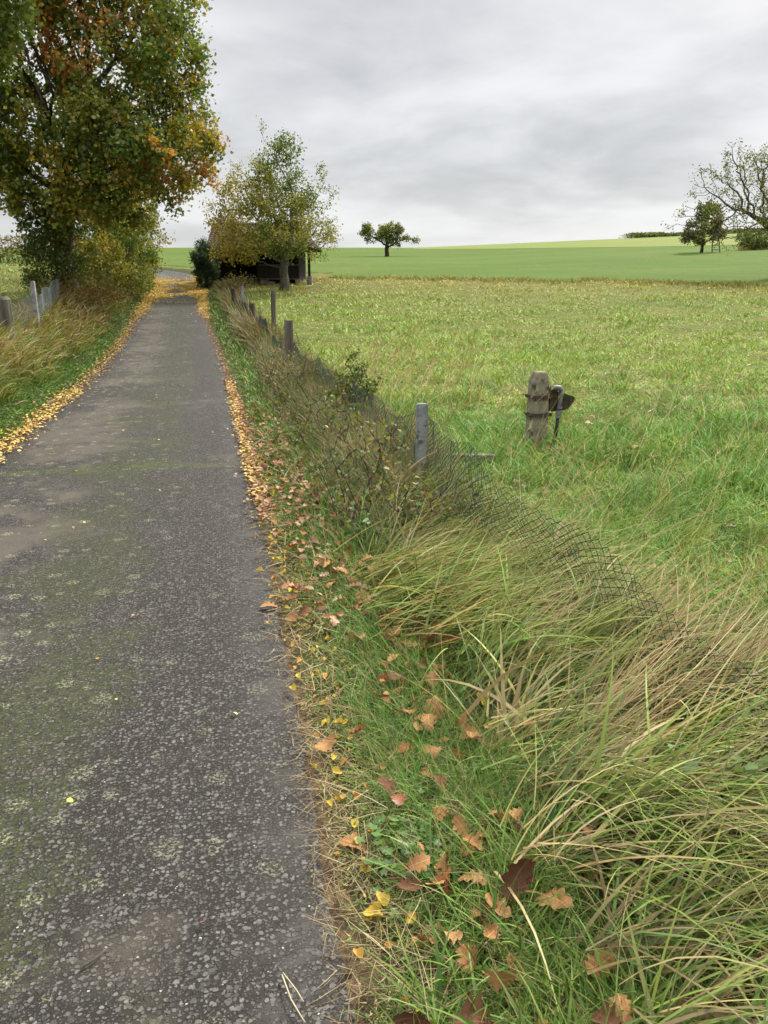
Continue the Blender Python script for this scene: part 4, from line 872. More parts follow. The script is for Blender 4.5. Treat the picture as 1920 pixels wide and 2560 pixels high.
# ------------------------------------------------------------------ hut
def hut():
    x0, x1, xe, yf, yb = -8.95, -4.42, -3.52, 41.8, 45.4; xc_ = (x0 + x1) / 2; zg = min(Hf(x0, yf), Hf(x1, yf), Hf(xc_, yf)) ; zg = Hf(-5.2, yf)
    ox, oy = xc_, yf; root = empty('field_hut', (ox, oy, zg), 'dark timber field hut with clay tiled roof behind the apple tree', 'hut')
    L = lambda X, Y, Z: (X - ox, Y - oy, Z - zg)
    ze = 1.83; zr = 3.02; yr = (yf + yb) / 2
    def boards(name, a, b, z_0, z_1, th=.03, w=.16, mat='wood_dark', gap=.0005):
        mb = MB(); a = Vector((*a, 0)); b = Vector((*b, 0)); d = (b - a); n = max(1, int(d.length / w)); u = d.normalized(); rot = Matrix.Rotation(math.atan2(u.y, u.x), 3, 'Z')
        for k in range(n):
            c = a + u * (d.length * (k + .5) / n); jz = random.uniform(-.03, .03)
            mb.box((c.x - ox, c.y - oy, (z_0 + z_1) / 2 + jz), (d.length / n - gap, th + random.uniform(0, .012), z_1 - z_0), rot)
        return mb.build(name, M[mat], root)
    boards('wall', (x0, yb), (x1, yb), -.1, ze + .2)
    boards('wall', (x0, yf), (x0, yb), -.1, ze + .15); boards('wall', (x1, yf + .05), (x1, yb), .15, ze + .1)
    # left gable triangle
    mb = MB(); mb.poly([[L(x0 - .02, yf, zg + ze + .1), L(x0 - .02, yb, zg + ze + .1), L(x0 - .02, yr, zg + zr - .03)], [L(x0 + .03, yf, zg + ze + .1), L(x0 + .03, yr, zg + zr - .03), L(x0 + .03, yb, zg + ze + .1)]]); mb.build('gable', M['wood_dark'], root)
    boards('front_panel', (x0 + 2.35, yf), (x1, yf), .22, .98, .03, .15)
    mb = MB()
    for (z_, hh) in ((.95, .08), (.26, .08)): mb.box(((x0 + 2.5 + x1) / 2 - ox, -.05, z_), (x1 - x0 - 2.5, .05, hh))
    mb.build('rail', M['wood_brown'], root)
    boards('door_boarding', (x0 + .05, yf + .4), (x0 + 1.0, yf + .4), 0, ze, .03, .2)
    for X in (x0 + .08, x0 + 2.5, x1 - .06):
        MB().box((X - ox, .02, ze / 2), (.14, .14, ze + .1), None, .01).build('post', M['wood_dark'], root)
    ft = MB(); ft.box((x1 - .05 - ox, .0, .08), (.28, .28, .32), None, .02); ft.build('footing', M['concrete'], root)
    zp = Hf(-3.86, yf - .2) - zg
    po = MB().box((-3.86 - ox, -.2, zp + 1.05), (.13, .13, 1.75), None, .01).build('post', M['wood_dark'], root)
    MB().box((-3.86 - ox, -.2, zp + .2), (.26, .26, .48), None, .02).build('footing', M['concrete_pale'], po)
    # roof: gabled on the left, hipped on the right; rows of tiles as stepped courses
    ovf = .5; eF, eB = yf - ovf, yb + .3; zeF = ze - .05
    mb = MB(); rows = 11; hipr = 1.0
    def course(pa, pb, qa, qb, lift):
        # pa,pb lower edge, qa,qb upper edge
        pa, pb, qa, qb = map(Vector, (pa, pb, qa, qb)); n = (pb - pa).cross(qa - pa).normalized(); n = n if n.z > 0 else -n
        for p, q in ((0, 1),):
            mb.poly([[pa + n * lift, pb + n * lift, qb + n * .01, qa + n * .01], [pa, pb, pb + n * lift, pa + n * lift], [pa - n * .03, pb - n * .03, qb - n * .03, qa - n * .03]])
        m = max(2, int((pb - pa).length / .24))
        for k in range(m):
            c = pa + (pb - pa) * ((k + .5) / m) + n * lift; d = qa + (qb - qa) * ((k + .5) / m) + n * (lift * .4)
            ax = (pb - pa).normalized() * .07; mb.poly([[c - ax, c + n * .045, d + n * .03, d - ax], [c + n * .045, c + ax, d + ax, d + n * .03]])
    for k in range(rows):
        a, b = k / rows, (k + 1) / rows
        for (ye, yt, sgn) in ((eF, yr, 1), (eB, yr, -1)):
            P0 = (x0 - .15 - ox, ye + (yt - ye) * a - oy, zeF + (zr - zeF) * a); P1 = (xe - hipr * a - ox, P0[1], P0[2])
            Q0 = (x0 - .15 - ox, ye + (yt - ye) * b - oy, zeF + (zr - zeF) * b); Q1 = (xe - hipr * b - ox, Q0[1], Q0[2]); course(P0, P1, Q0, Q1, .035)
        P0 = (xe - hipr * a - ox, eF + (yr - eF) * a - oy, zeF + (zr - zeF) * a); P1 = (P0[0], eB + (yr - eB) * a - oy, P0[2])
        Q0 = (xe - hipr * b - ox, eF + (yr - eF) * b - oy, zeF + (zr - zeF) * b); Q1 = (Q0[0], eB + (yr - eB) * b - oy, Q0[2]); course(P0, P1, Q0, Q1, .035)
    rf = mb.build('roof', M['tile'], root)
    MB().tube([(x0 - .17 - ox, yr - oy, zr + .03), (xe - hipr - ox, yr - oy, zr + .03)], .09, 8).build('ridge', M['tile'], rf)
    mb = MB(); mb.box(((x0 + xe) / 2 - ox, eF - oy + .06, zeF - .09), (xe - x0 - .1, .06, .14)); mb.build('fascia', M['wood_dark'], rf)
    # plank leaning against the panel
    X, Y = -6.0, 41.35; pl = MB().box((0, 0, .11), (.75, .05, .24), Matrix.Rotation(.14, 3, 'Y') @ Matrix.Rotation(-.5, 3, 'X')).build('plank', M['wood_brown']); pl.location = (X, Y, Hf(X, Y))
    tag(pl, 'short weathered plank leaning on the low boards of the hut', 'plank')
hut()
shrub('evergreen_bush', (-8.95, 40.6), 'blue green conical bush at the left corner of the hut', .55, .55, 2.0, c_blue, 13000, .075, spread=.09, taper=False, step=.16)
shrub('bramble', (-7.0, 40.3), 'pale twiggy bramble in front of the dark hut opening', .6, .4, .6, lambda p: mixcols(p, [(np.array([(.17, .19, .12), (.22, .22, .15)]), 0), (LO, np.full(len(p), .3))]), 200, .06, step=.16)
shrub('bramble', (-7.15, 38.0), 'straggly dry bramble at the far end of the right fence', .4, .6, .75, lambda p: mixcols(p, [(LO * 1.1, 0), (BROWN * 1.2, np.full(len(p), .5))]), 1500, .06, step=.16)
c_br = lambda p: mixcols(p, [(np.array([(.075, .12, .035), (.10, .15, .045)]), 0), (BROWN, np.full(len(p), .24)), (LO * .7, np.full(len(p), .3))])
for (bx, by, rx, h, n, lb) in ((-.62, 7.4, .36, .62, 420, 'tangled bramble just left of the dark bush in the fence'), (-.12, 5.7, .34, .55, 520, 'tangled bramble left of the slim pale fence post'), (.05, 5.0, .30, .42, 420, 'low tangled bramble in front of the slim pale fence post'),
                               (.32, 4.7, .26, .42, 300, 'small bramble spilling from the wire right of the slim pale post'), (-1.15, 10.2, .42, .66, 420, 'brown leaved bramble in the dry stems between the bush and the stout round post'), (-1.75, 12.9, .4, .66, 320, 'bramble at the foot of the stout grey round post')):
    shrub('bramble', (bx, by), lb, rx, rx * 1.2, h, c_br, n, .038, step=.09, spread=.05, r_base=.008, twl=.16)
shrub('privet_bush', (-.33, 8.6), 'small dark green bush growing through the wire fence', .22, .3, .78, c_dark, 1700, .035, step=.08, spread=.03, r_base=.015, twl=.1)

# ------------------------------------------------------------------ right fence
def fence_right():
    root = empty('wire_fence', (float(fence_x(5.45)), 5.45, Hf(fence_x(5.45), 5.45)), 'sagging green chain link fence with mixed posts right of the lane', 'fence'); o = Vector(root.location)
    # line of the netting, densified
    yy = np.arange(.4, 38.4, .02); xx = fence_x(yy); ln = np.concatenate([[0], np.cumsum(np.hypot(np.diff(xx), np.diff(yy)))]); Lt = ln[-1]
    def surf(s, v):
        y = np.interp(s, ln, yy); x = np.interp(s, ln, xx); near_f = 1 - sstep(2.2, 4.4, y)
        far_f = sstep(9, 15, y); top = .60 + .04 * np.sin(s * 1.9) + .035 * np.sin(s * 4.7) - .16 * near_f + .09 * np.exp(-((y - 5.45) / .5) ** 2) - .06 * far_f + .1 * far_f * np.cos(s * .9)
        lean = .05 + .03 * np.sin(s * 1.3) + .45 * near_f; h = v * top
        nz = lambda k: fbm(s * 5.5 + k * 31, v * 5 + k * 7, 1., 70 + k, 3) - .5; bow = (.03 * np.sin(v * 3.1 + s * 2.1) + .07 * nz(1)) * (1 - .7 * far_f); sw = .045 * nz(2); h = h + .035 * nz(3) * np.sqrt(v)
        return np.stack([x + lean * h + bow - o.x, y + .2 * lean * h + sw - o.y, H(x, y) + h * np.sqrt(np.maximum(0, 1 - (.9 * lean) ** 2)) - o.z], -1)
    def net(name, s0, s1, cell, rad):
        rows = int(round(.84 / (cell * .5))); p0 = []; p1 = []; n = int((s1 - s0) / cell)
        k = np.arange(n)
        for j in range(rows):
            v0, v1 = j / rows, (j + 1) / rows; sh = .5 * cell * (j % 2)
            a = surf(s0 + k * cell + sh, np.full(n, v0)); b = surf(s0 + k * cell + .5 * cell + sh, np.full(n, v1)); c = surf(s0 + k * cell - .5 * cell + sh, np.full(n, v1))
            p0 += [a, a]; p1 += [b, c]
        p0 = np.concatenate(p0); p1 = np.concatenate(p1); 
        V, F = tubes(p0, p1, np.full(len(p0), rad), np.full(len(p0), rad), 4); ob = npmesh(name, V, F, M['wire'], parent=root); return ob
    sA = float(np.interp(16, yy, ln)); 
    def netall():
        parts = []
        for (a, b, cell, rad) in ((0, sA, .06, .0016), (sA, Lt - .2, .075, .0034)):
            parts.append((a, b, cell, rad))
        P0 = []; 
        Vs, Fs, nn_ = [], [], 0
        for (a, b, cell, rad) in parts:
            ob = net('tmp', a, b, cell, rad); me = ob.data; V = np.empty(len(me.vertices) * 3, np.float32); me.vertices.foreach_get('co', V); V = V.reshape(-1, 3)
            F = np.empty(len(me.loops), np.int32); me.loops.foreach_get('vertex_index', F); Vs.append(V); Fs.append(F.reshape(-1, 4) + nn_); nn_ += len(V); bpy.data.objects.remove(ob)
        npmesh('wire_mesh', np.concatenate(Vs), np.concatenate(Fs), M['wire'], parent=root)
    netall()
    s = np.arange(float(np.interp(5.3, yy, ln)), Lt - .2, .08); top = surf(s, np.full(len(s), .97)); V, F = tubes(top[:-1], top[1:], np.full(len(s) - 1, .0022), np.full(len(s) - 1, .0022), 4); npmesh('top_wire', V, F, M['wire'], parent=root)
    def post(x, y, h, w, mat, label, rnd=True, tilt=0., d=None):
        z = Hf(x, y) - o.z
        if rnd:
            mb = MB(); n = 6; mb.tube([(x - o.x + tilt * t, y - o.y, z - .2 + (h + .2) * t) for t in np.linspace(0, 1, n)], [w * .5 * random.uniform(.94, 1.04) for _ in range(n)], 10)
        else: mb = MB().box((x - o.x, y - o.y, z + h / 2 - .1), (w, d or w, h + .2), Matrix.Rotation(.25, 3, 'Z') @ Matrix.Rotation(tilt, 3, 'Y'), .008)
        return mb.build('post', M[mat], root, label=label)
    post(float(fence_x(5.45)), 5.45,   .77, .08, 'concrete_pale', 'slim pale concrete post nearest in the fence', False, .0, .05)
    post(-1.70, 14.1, 1.05, .16, 'wood_old', 'stout grey weathered round wooden post', True, .0)
    post(-3.98, 24, .86, .17, 'wood_brown', 'brown round wooden post', True)
    post(-5.0, 28.2, 1.12, .10, 'concrete_pale', 'thin pale post taller than its neighbours', False, .03)
    post(-5.75, 30.6, .86, .19, 'wood_brown', 'dark brown wooden post farthest along', True)
fence_right()
def lone_post():
    x, y = -3.55, 25.5; z = Hf(x, y); mb = MB(); mb.tube([(0, 0, -.2), (.0, 0, .4), (.02, 0, 1.02), (.03, 0, 1.12)], [.085, .08, .085, .06], 9)
    ob = mb.build('fence_post', M['wood_old']); ob.location = (x, y, z); tag(ob, 'weathered grey wooden post standing just inside the pasture behind the fence', 'post')
lone_post()

# left fence
def fence_left():
    px, py = -8.28, 18.9; root = empty('wire_fence', (px, py, Hf(px, py)), 'low bluish wire fence with pale posts on the left bank', 'fence'); o = Vector(root.location)
    line = np.array([(-6.6, 10.5), (-7.4, 14.2), (-7.72, 16.0), (-8.28, 18.9), (-9.9, 23.6), (-11.3, 28)]); yy = np.arange(10.5, 28, .02); xx = np.interp(yy, line[:, 1], line[:, 0]); ln = np.concatenate([[0], np.cumsum(np.hypot(np.diff(xx), np.diff(yy)))])
    cell = .075; n = int(ln[-1] / cell); k = np.arange(n); P0, P1 = [], []
    def sf(s, v): y = np.interp(s, ln, yy); x = np.interp(s, ln, xx); return np.stack([x - o.x + .03 * np.sin(s * 2), y - o.y, H(x, y) - o.z + v * (.82 + .05 * np.sin(s * 1.7))], -1)
    for j in range(18):
        sh = .5 * cell * (j % 2); a = sf(k * cell + sh, np.full(n, j / 18)); P0 += [a, a]; P1 += [sf(k * cell + sh + .5 * cell, np.full(n, (j + 1) / 18)), sf(k * cell + sh - .5 * cell, np.full(n, (j + 1) / 18))]
    P0, P1 = np.concatenate(P0), np.concatenate(P1); V, F = tubes(P0, P1, np.full(len(P0), .0014), np.full(len(P0), .0014), 4)
    npmesh('wire_mesh', V, F, M['wire_grey'], parent=root)
    z = Hf(-8.28, 18.9) - o.z; MB().box((0, 0, z + .52), (.10, .09, 1.3), None, .01).build('post', M['concrete_pale'], root, label='slim pale grey post')
    x, y = -7.62, 15.9; z = Hf(x, y) - o.z
    MB().tube([(x - o.x, y - o.y, z - .2), (x - o.x, y - o.y, z + .5), (x - o.x + .01, y - o.y, z + .84), (x - o.x + .01, y - o.y, z + .90)], [.17, .17, .155, .11], 12).build('post', M['wood_old'], root, label='thick weathered grey wooden post')
M['wire_grey'] = rough_mat('grey_blue_wire', (.10, .13, .14), (.17, .20, .21), 20, .6, .1, 60)
fence_left()

# ------------------------------------------------------------------ cattle drinker
def drinker():
    x, y = 1.47, 7.35; z = Hf(x, y); root = empty('cattle_drinker', (x, y, z), 'mossy concrete post carrying a rusty cattle drinking bowl and grey pipe', 'drinker', rz=R(14))
    w, h = .155, .79
    mb = MB(); bm = mb.bm; hw = w / 2
    def ring(zz, a, b=None): b = a if b is None else b; return [bm.verts.new((sx * a, sy * b, zz)) for sx, sy in ((-1, -1), (1, -1), (1, 1), (-1, 1))]
    r = [ring(-.2, hw * 1.03), ring(.3, hw * 1.01), ring(h - .09, hw), ring(h - .012, hw * .72, hw * .74), ring(h, hw * .6, hw * .62)]
    for a, b in zip(r, r[1:]):
        for k in range(4): bm.faces.new((a[k], a[(k + 1) % 4], b[(k + 1) % 4], b[k]))
    bm.faces.new(r[-1]); bm.faces.new(r[0][::-1])
    es = [e for e in bm.edges if abs(e.verts[0].co.x - e.verts[1].co.x) < .03 and abs(e.verts[0].co.y - e.verts[1].co.y) < .03]
    bmesh.ops.bevel(bm, geom=es, offset=.014, segments=2, affect='EDGES')
    mb.build('post', M['concrete'], root)
    for zz in (.56, .39):
        mb = MB(); t = hw + .012
        mb.box((0, -t, zz), (w + .06, .016, .030)); mb.box((0, t, zz), (w + .03, .016, .030)); mb.box((-t - .002, 0, zz), (.016, w + .012, .028)); mb.box((t + .002, 0, zz), (.016, w + .012, .028))
        mb.tube([(-hw - .055, -t, zz), (-hw - .01, -t, zz)], .009, 6); mb.build('strap', M['metal_dark'], root)
    # bowl: open wedge trough, deep at the post and running out to a lip
    mb = MB(); bm = mb.bm; prof = [(0, .62, .42), (.10, .60, .415), (.20, .565, .44), (.265, .545, .50)]; wd = [.085, .10, .095, .06]; x0 = hw + .012; O = []; I = []
    for (dx, zt, zb), ww in zip(prof, wd):
        O.append([bm.verts.new((x0 + dx, sy * ww * f, zz)) for sy, f, zz in ((-1, 1, zt), (-1, .72, zb), (1, .72, zb), (1, 1, zt))])
        I.append([bm.verts.new((x0 + dx - (.006 if dx > .2 else 0), sy * (ww - .010) * f, zz)) for sy, f, zz in ((-1, 1, zt), (-1, .72, zb + .02), (1, .72, zb + .02), (1, 1, zt))])
    for a, b in zip(O, O[1:]):
        for k in range(3): bm.faces.new((a[k], a[k + 1], b[k + 1], b[k]))
    for a, b in zip(I, I[1:]):
        for k in range(3): bm.faces.new((a[k], b[k], b[k + 1], a[k + 1]))
    for a, b, c, d in zip(O, O[1:], I, I[1:]): bm.faces.new((a[0], b[0], d[0], c[0])); bm.faces.new((a[3], c[3], d[3], b[3]))
    bm.faces.new(O[0]); bm.faces.new(O[-1][::-1]); bm.faces.new(I[-1]); bm.faces.new(I[0][::-1])
    mb.build('bowl', M['bowl'], root)
    MB().box((x0 + .03, 0, .615), (.10, .15, .05), None, .008).build('valve_cover', M['metal_dark'], root)
    yo = -.115
    pts = [(hw - .01, yo, .648), (hw + .05, yo, .652), (hw + .082, yo, .645), (hw + .10, yo, .625), (hw + .104, yo, .59), (hw + .095, yo, .50), (hw + .085, yo, .44)]
    pp = MB().tube(pts, [.021, .022, .024, .024, .021, .019, .019], 12).build('pipe', M['pipe'], root, True)
    for (zz, rr, hh) in ((.585, .026, .028), (.46, .026, .022), (.415, .030, .036), (.375, .028, .026)):
        t = (.59 - zz) / .15 * .019; MB().tube([(hw + .104 - t * .6, yo, zz + hh / 2), (hw + .103 - t * .6, yo, zz - hh / 2)], rr, 12).build('coupling', M['pipe'], pp, False)
    MB().tube([(hw + .083, yo, .36), (hw + .075, yo, .24), (hw + .05, yo, .10), (hw + .02, yo - .02, -.05)], [.017, .018, .02, .022], 10).build('hose', M['rubber'], root, True)
drinker()
def ground_plank():
    x, y = .72, 6.75; mb = MB().box((0, 0, .10), (.55, .11, .07), Matrix.Rotation(.1, 3, 'Z') @ Matrix.Rotation(.03, 3, 'Y'), .006); ob = mb.build('plank', M['wood_old']); ob.location = (x, y, Hf(x, y)); tag(ob, 'pale plank lying low in the grass left of the cattle drinker', 'plank')
ground_plank()

# ------------------------------------------------------------------ briar stems at the fence foot
def briar(name, bx, by, label, stems, leaves, pal, size=.028):
    z = Hf(bx, by); root = empty(name, (bx, by, z), label, 'briar'); src = []
    for (dx, dy, h, lx, ly) in stems:
        mb = MB(); pts = [(dx + lx * t ** 1.4, dy + ly * t ** 1.4, -.03 + h * (t - .12 * t * t)) for t in np.linspace(0, 1, 9)]; mb.tube(pts, [.0048 * (1 - .55 * t) for t in np.linspace(0, 1, 9)], 5); src += pts[2:]
        for q in (4, 6):
            a = Vector(pts[q]); v = Vector((random.uniform(-1, 1), random.uniform(-1, 1), .7)).normalized() * random.uniform(.08, .2); mb.tube([a, a + v * .5, a + v], [.0025, .002, .0012], 4); src += [tuple(a + v), tuple(a + v * .6)]
        mb.build('stem', M['twig'], root, True)
    P = Pile(); P.add(leaf_cloud(np.array(src), leaves, .035, size, lambda p: mixcols(p, [(pal, 0)]), .2)); P.build('leaves', M['tree_leaf'], parent=root)
BL = np.array([(.08, .15, .04), (.11, .18, .05), (.07, .12, .035)])
briar('briar', -.28, 4.9, 'bare dark briar stems arching up before the pale concrete post', [(0, 0, .62, -.18, .1), (.06, .02, .72, -.14, .0), (.12, .02, .50, -.10, .1), (.16, .0, .66, -.22, .05), (.05, -.05, .45, -.2, -.05), (.2, .05, .55, .1, .1)], 150, BL)
briar('briar', -.02, 4.55, 'low leafy green briar at the foot of the fence grass', [(0, 0, .3, -.1, 0), (.06, .02, .34, .1, -.05), (.14, .02, .28, .12, .04), (-.1, .0, .26, -.1, .05)], 240, BL * 1.25, .034)
briar('briar', .95, 1.95, 'leafy weed poking through the straw at the right edge', [(0, 0, .34, .1, 0), (.1, .05, .36, .12, .05), (.2, .0, .3, .1, .0)], 60, np.array([(.13, .2, .075), (.16, .23, .09)]), .05)

# broad leaved weed patch (lobed clover-like leaves) on the near verge
def weeds():
    P = Pile(); n = 170; x = rng.normal(.07, .075, n); y = rng.normal(1.88, .10, n); k = (LAT(x, y) - HALF) > .09; x, y = x[k], y[k]; n = len(x)
    ring = 14; an = np.linspace(0, 2 * np.pi, ring, endpoint=False); rr = .5 + .10 * np.cos(an * 5); rr[ring // 2] *= .4
    tv = np.vstack([np.stack([rr * np.cos(an), rr * np.sin(an), .12 * np.cos(an * 5) * .6], 1), [(0, 0, -.06)]]); tf = np.array([(ring, 2 * i, 2 * i + 1, (2 * i + 2) % ring) for i in range(ring // 2)])
    nm = rng.normal(0, .35, (n, 3)); nm[:, 2] = 1; ax = rng.normal(0, 1, (n, 3)); ax[:, 2] = 0
    P.add(instance(tv, tf, np.stack([x, y, H(x, y) + rng.uniform(.025, .07, n)], 1), rots(ax, nm), rng.uniform(.016, .034, n), pick(np.array([(.10, .19, .04), (.13, .22, .05), (.08, .15, .035)]), n)))
    tag(P.build('ground_ivy', M['tree_leaf']), 'patch of small round lobed green leaves at the near verge edge', 'weeds', kind='stuff')
weeds()

# ------------------------------------------------------------------ fallen leaves
def leaf_mesh(name, kind, mat, seed):
    rs = np.random.default_rng(seed); ns, nc = (26, 5) if kind == 'oak' else (12, 5); s = np.linspace(0, 1, ns)
    if kind == 'oak':
        env = np.sin(np.pi * np.clip(s * .93 + .07, 0, 1) ** 1.25) ** .75 * rs.uniform(.24, .32)
        def edge():
            ph = rs.random(); w = env * (1 + .24 * np.cos(2 * np.pi * (4.3 * s ** .9 + ph)) + .10 * np.cos(2 * np.pi * (9.1 * s + rs.random())) + .05 * rs.standard_normal(ns)); w[0:3] = .010; w[-1] = .02; return w
        w = edge(); wl = edge()
    else:
        w = .36 * np.sin(np.pi * np.clip(s, 0.02, 1) ** .8) ** .85 * (1 + .06 * np.cos(s * 40)); w[0] = .02; w[-1] = .01; wl = w
    a, b, c = rs.uniform(-1.2, 2.6), rs.uniform(-.6, .8), rs.uniform(-.9, .9); bx = rs.uniform(-.35, .35); V = []
    for i, t in enumerate(s):
        for f in np.linspace(-1, 1, nc):
            x = f * (w[i] if f > 0 else wl[i]); z = a * x * x * 1.6 + b * (t - .5) ** 2 * 1.4 + c * x * (t - .5) + .012 * math.sin(t * 30 + f * 3) * abs(f); V.append((x + bx * (t - .5) ** 2, t - .5 - (.04 * abs(f) if kind == 'oak' else 0), z))
    if kind == 'oak': pass
    i = (np.arange(ns - 1)[:, None] * nc + np.arange(nc - 1)[None]).ravel(); V = np.array(V); F = np.stack([i, i + 1, i + nc + 1, i + nc], 1)
    me_o = npmesh(name, V, F, mat, smooth=True); me = me_o.data; bpy.data.objects.remove(me_o); return me, V, F

def dry_mat(name, c, c2, trans=.1):
    m, g = newmat(name); oi = g.n('ShaderNodeObjectInfo'); tcx = g.n('ShaderNodeTexCoord'); sp = g.n('ShaderNodeSeparateXYZ'); g.l(tcx.outputs['Object'], sp.inputs[0])
    k = g.mix(oi.outputs['Random'], c, c2); k = g.mix(g.ramp(g.noise(tcx.outputs['Object'], 7, 4, .6), .5, .72, 'SMOOTHSTEP', 0, .5), k, tuple(v * .55 for v in c))
    rib = g.ramp(g.math('ABSOLUTE', sp.outputs[0]), .004, .016, 'SMOOTHSTEP', .6, 0); k = g.mix(rib, k, tuple(min(1, v * 1.5) for v in c2))
    d = g.n('ShaderNodeBsdfPrincipled'); g.l(k, d.inputs['Base Color']); d.inputs['Roughness'].default_value = .75; d.inputs['Specular IOR Level'].default_value = .12
    t = g.n('ShaderNodeBsdfTranslucent'); g.l(k, t.inputs[0]); mx = g.n('ShaderNodeMixShader'); mx.inputs[0].default_value = trans; g.l(d.outputs[0], mx.inputs[1]); g.l(t.outputs[0], mx.inputs[2])
    o = g.n('ShaderNodeOutputMaterial'); g.l(mx.outputs[0], o.inputs[0]); return m
DM = {'tan': dry_mat('tan_leaf', (.28, .14, .055), (.42, .24, .105)), 'rust': dry_mat('rust_leaf', (.19, .07, .028), (.26, .10, .042)), 'dark': dry_mat('dark_brown_leaf', (.10, .046, .026), (.15, .075, .04)),
      'yellow': dry_mat('yellow_leaf', (.50, .36, .05), (.62, .47, .08), .2), 'ochre': dry_mat('ochre_leaf', (.45, .25, .06), (.55, .33, .09), .15)}
OAKM = {c: [leaf_mesh('fallen_oak_leaf', 'oak', DM[c], 10 + k) for k in range(5)] for c in ('tan', 'rust', 'dark')}
OVM = {c: [leaf_mesh('fallen_leaf', 'ovate', DM[c], 40 + k) for k in range(4)] for c in ('yellow', 'ochre')}

def put(me, name, x, y, z, size, rz, tx, ty, label, cat, group=None):
    o = bpy.data.objects.new(name, me); COL.objects.link(o); o.location = (x, y, z); o.rotation_euler = (tx, ty, rz); o.scale = (size,) * 3; tag(o, label, cat, group); return o
HERO = []
def hero(x, y, c, size, label, kind='oak', z=None, tx=.2, ty=.1, rz=0., shape=0):
    me = (OAKM if kind == 'oak' else OVM)[c][shape][0]; zz = Hf(x, y) + (.06 if z is None else z)
    put(me, 'fallen_oak_leaf' if kind == 'oak' else 'fallen_leaf', x, y, zz, size, rz, tx, ty, label, 'leaf'); HERO.append((x, y))
hero(-.09, 1.92, 'tan', .095, 'flat tan oak leaf with lobed edges on the asphalt edge beside the round weeds', z=.03, rz=1.2, tx=.1)
hero(.42, 1.60, 'tan', .135, 'long tan oak leaf with clear ribs lying below the curled brown one', z=.11, rz=-2.5, tx=.5, ty=.15, shape=1)
hero(.345, 1.66, 'dark', .13, 'curled dark brown oak leaf with a pale folded tip standing upright', z=.12, rz=-.4, tx=.9, ty=.5, shape=2)
hero(.20, 1.295, 'dark', .13, 'cupped dark brown oak leaf with pale rim nearest the viewer', z=.08, rz=1.8, tx=.5, ty=-.3, shape=3)
hero(-.03, 1.645, 'yellow', .055, 'brightest yellow leaf flat on the soil at the asphalt edge', 'ovate', z=.03, rz=1.6, tx=.15)
hero(-.01, 1.69, 'yellow', .05, 'pale yellow leaf overlapping just behind the brightest yellow one', 'ovate', z=.035, rz=.6, tx=.3, shape=1)
hero(.19, 2.57, 'tan', .12, 'broad tan oak leaf upright among green grass above the long grass edge', z=.08, rz=-.3, tx=.9, shape=0)
hero(-.60, 3.72, 'tan', .10, 'single tan oak leaf lying flat out on the asphalt beyond the verge', z=.028, rz=1.4, tx=.0, ty=.05)
hero(.37, 2.62, 'yellow', .07, 'lone yellow leaf with crinkled edge among brown oak leaves', 'ovate', z=.09, rz=.3, tx=.4, shape=2)
hero(.36, 1.28, 'tan', .09, 'tan oak leaf lying at the lower edge between grass bunches', z=.05, rz=.9, tx=.3, shape=4)

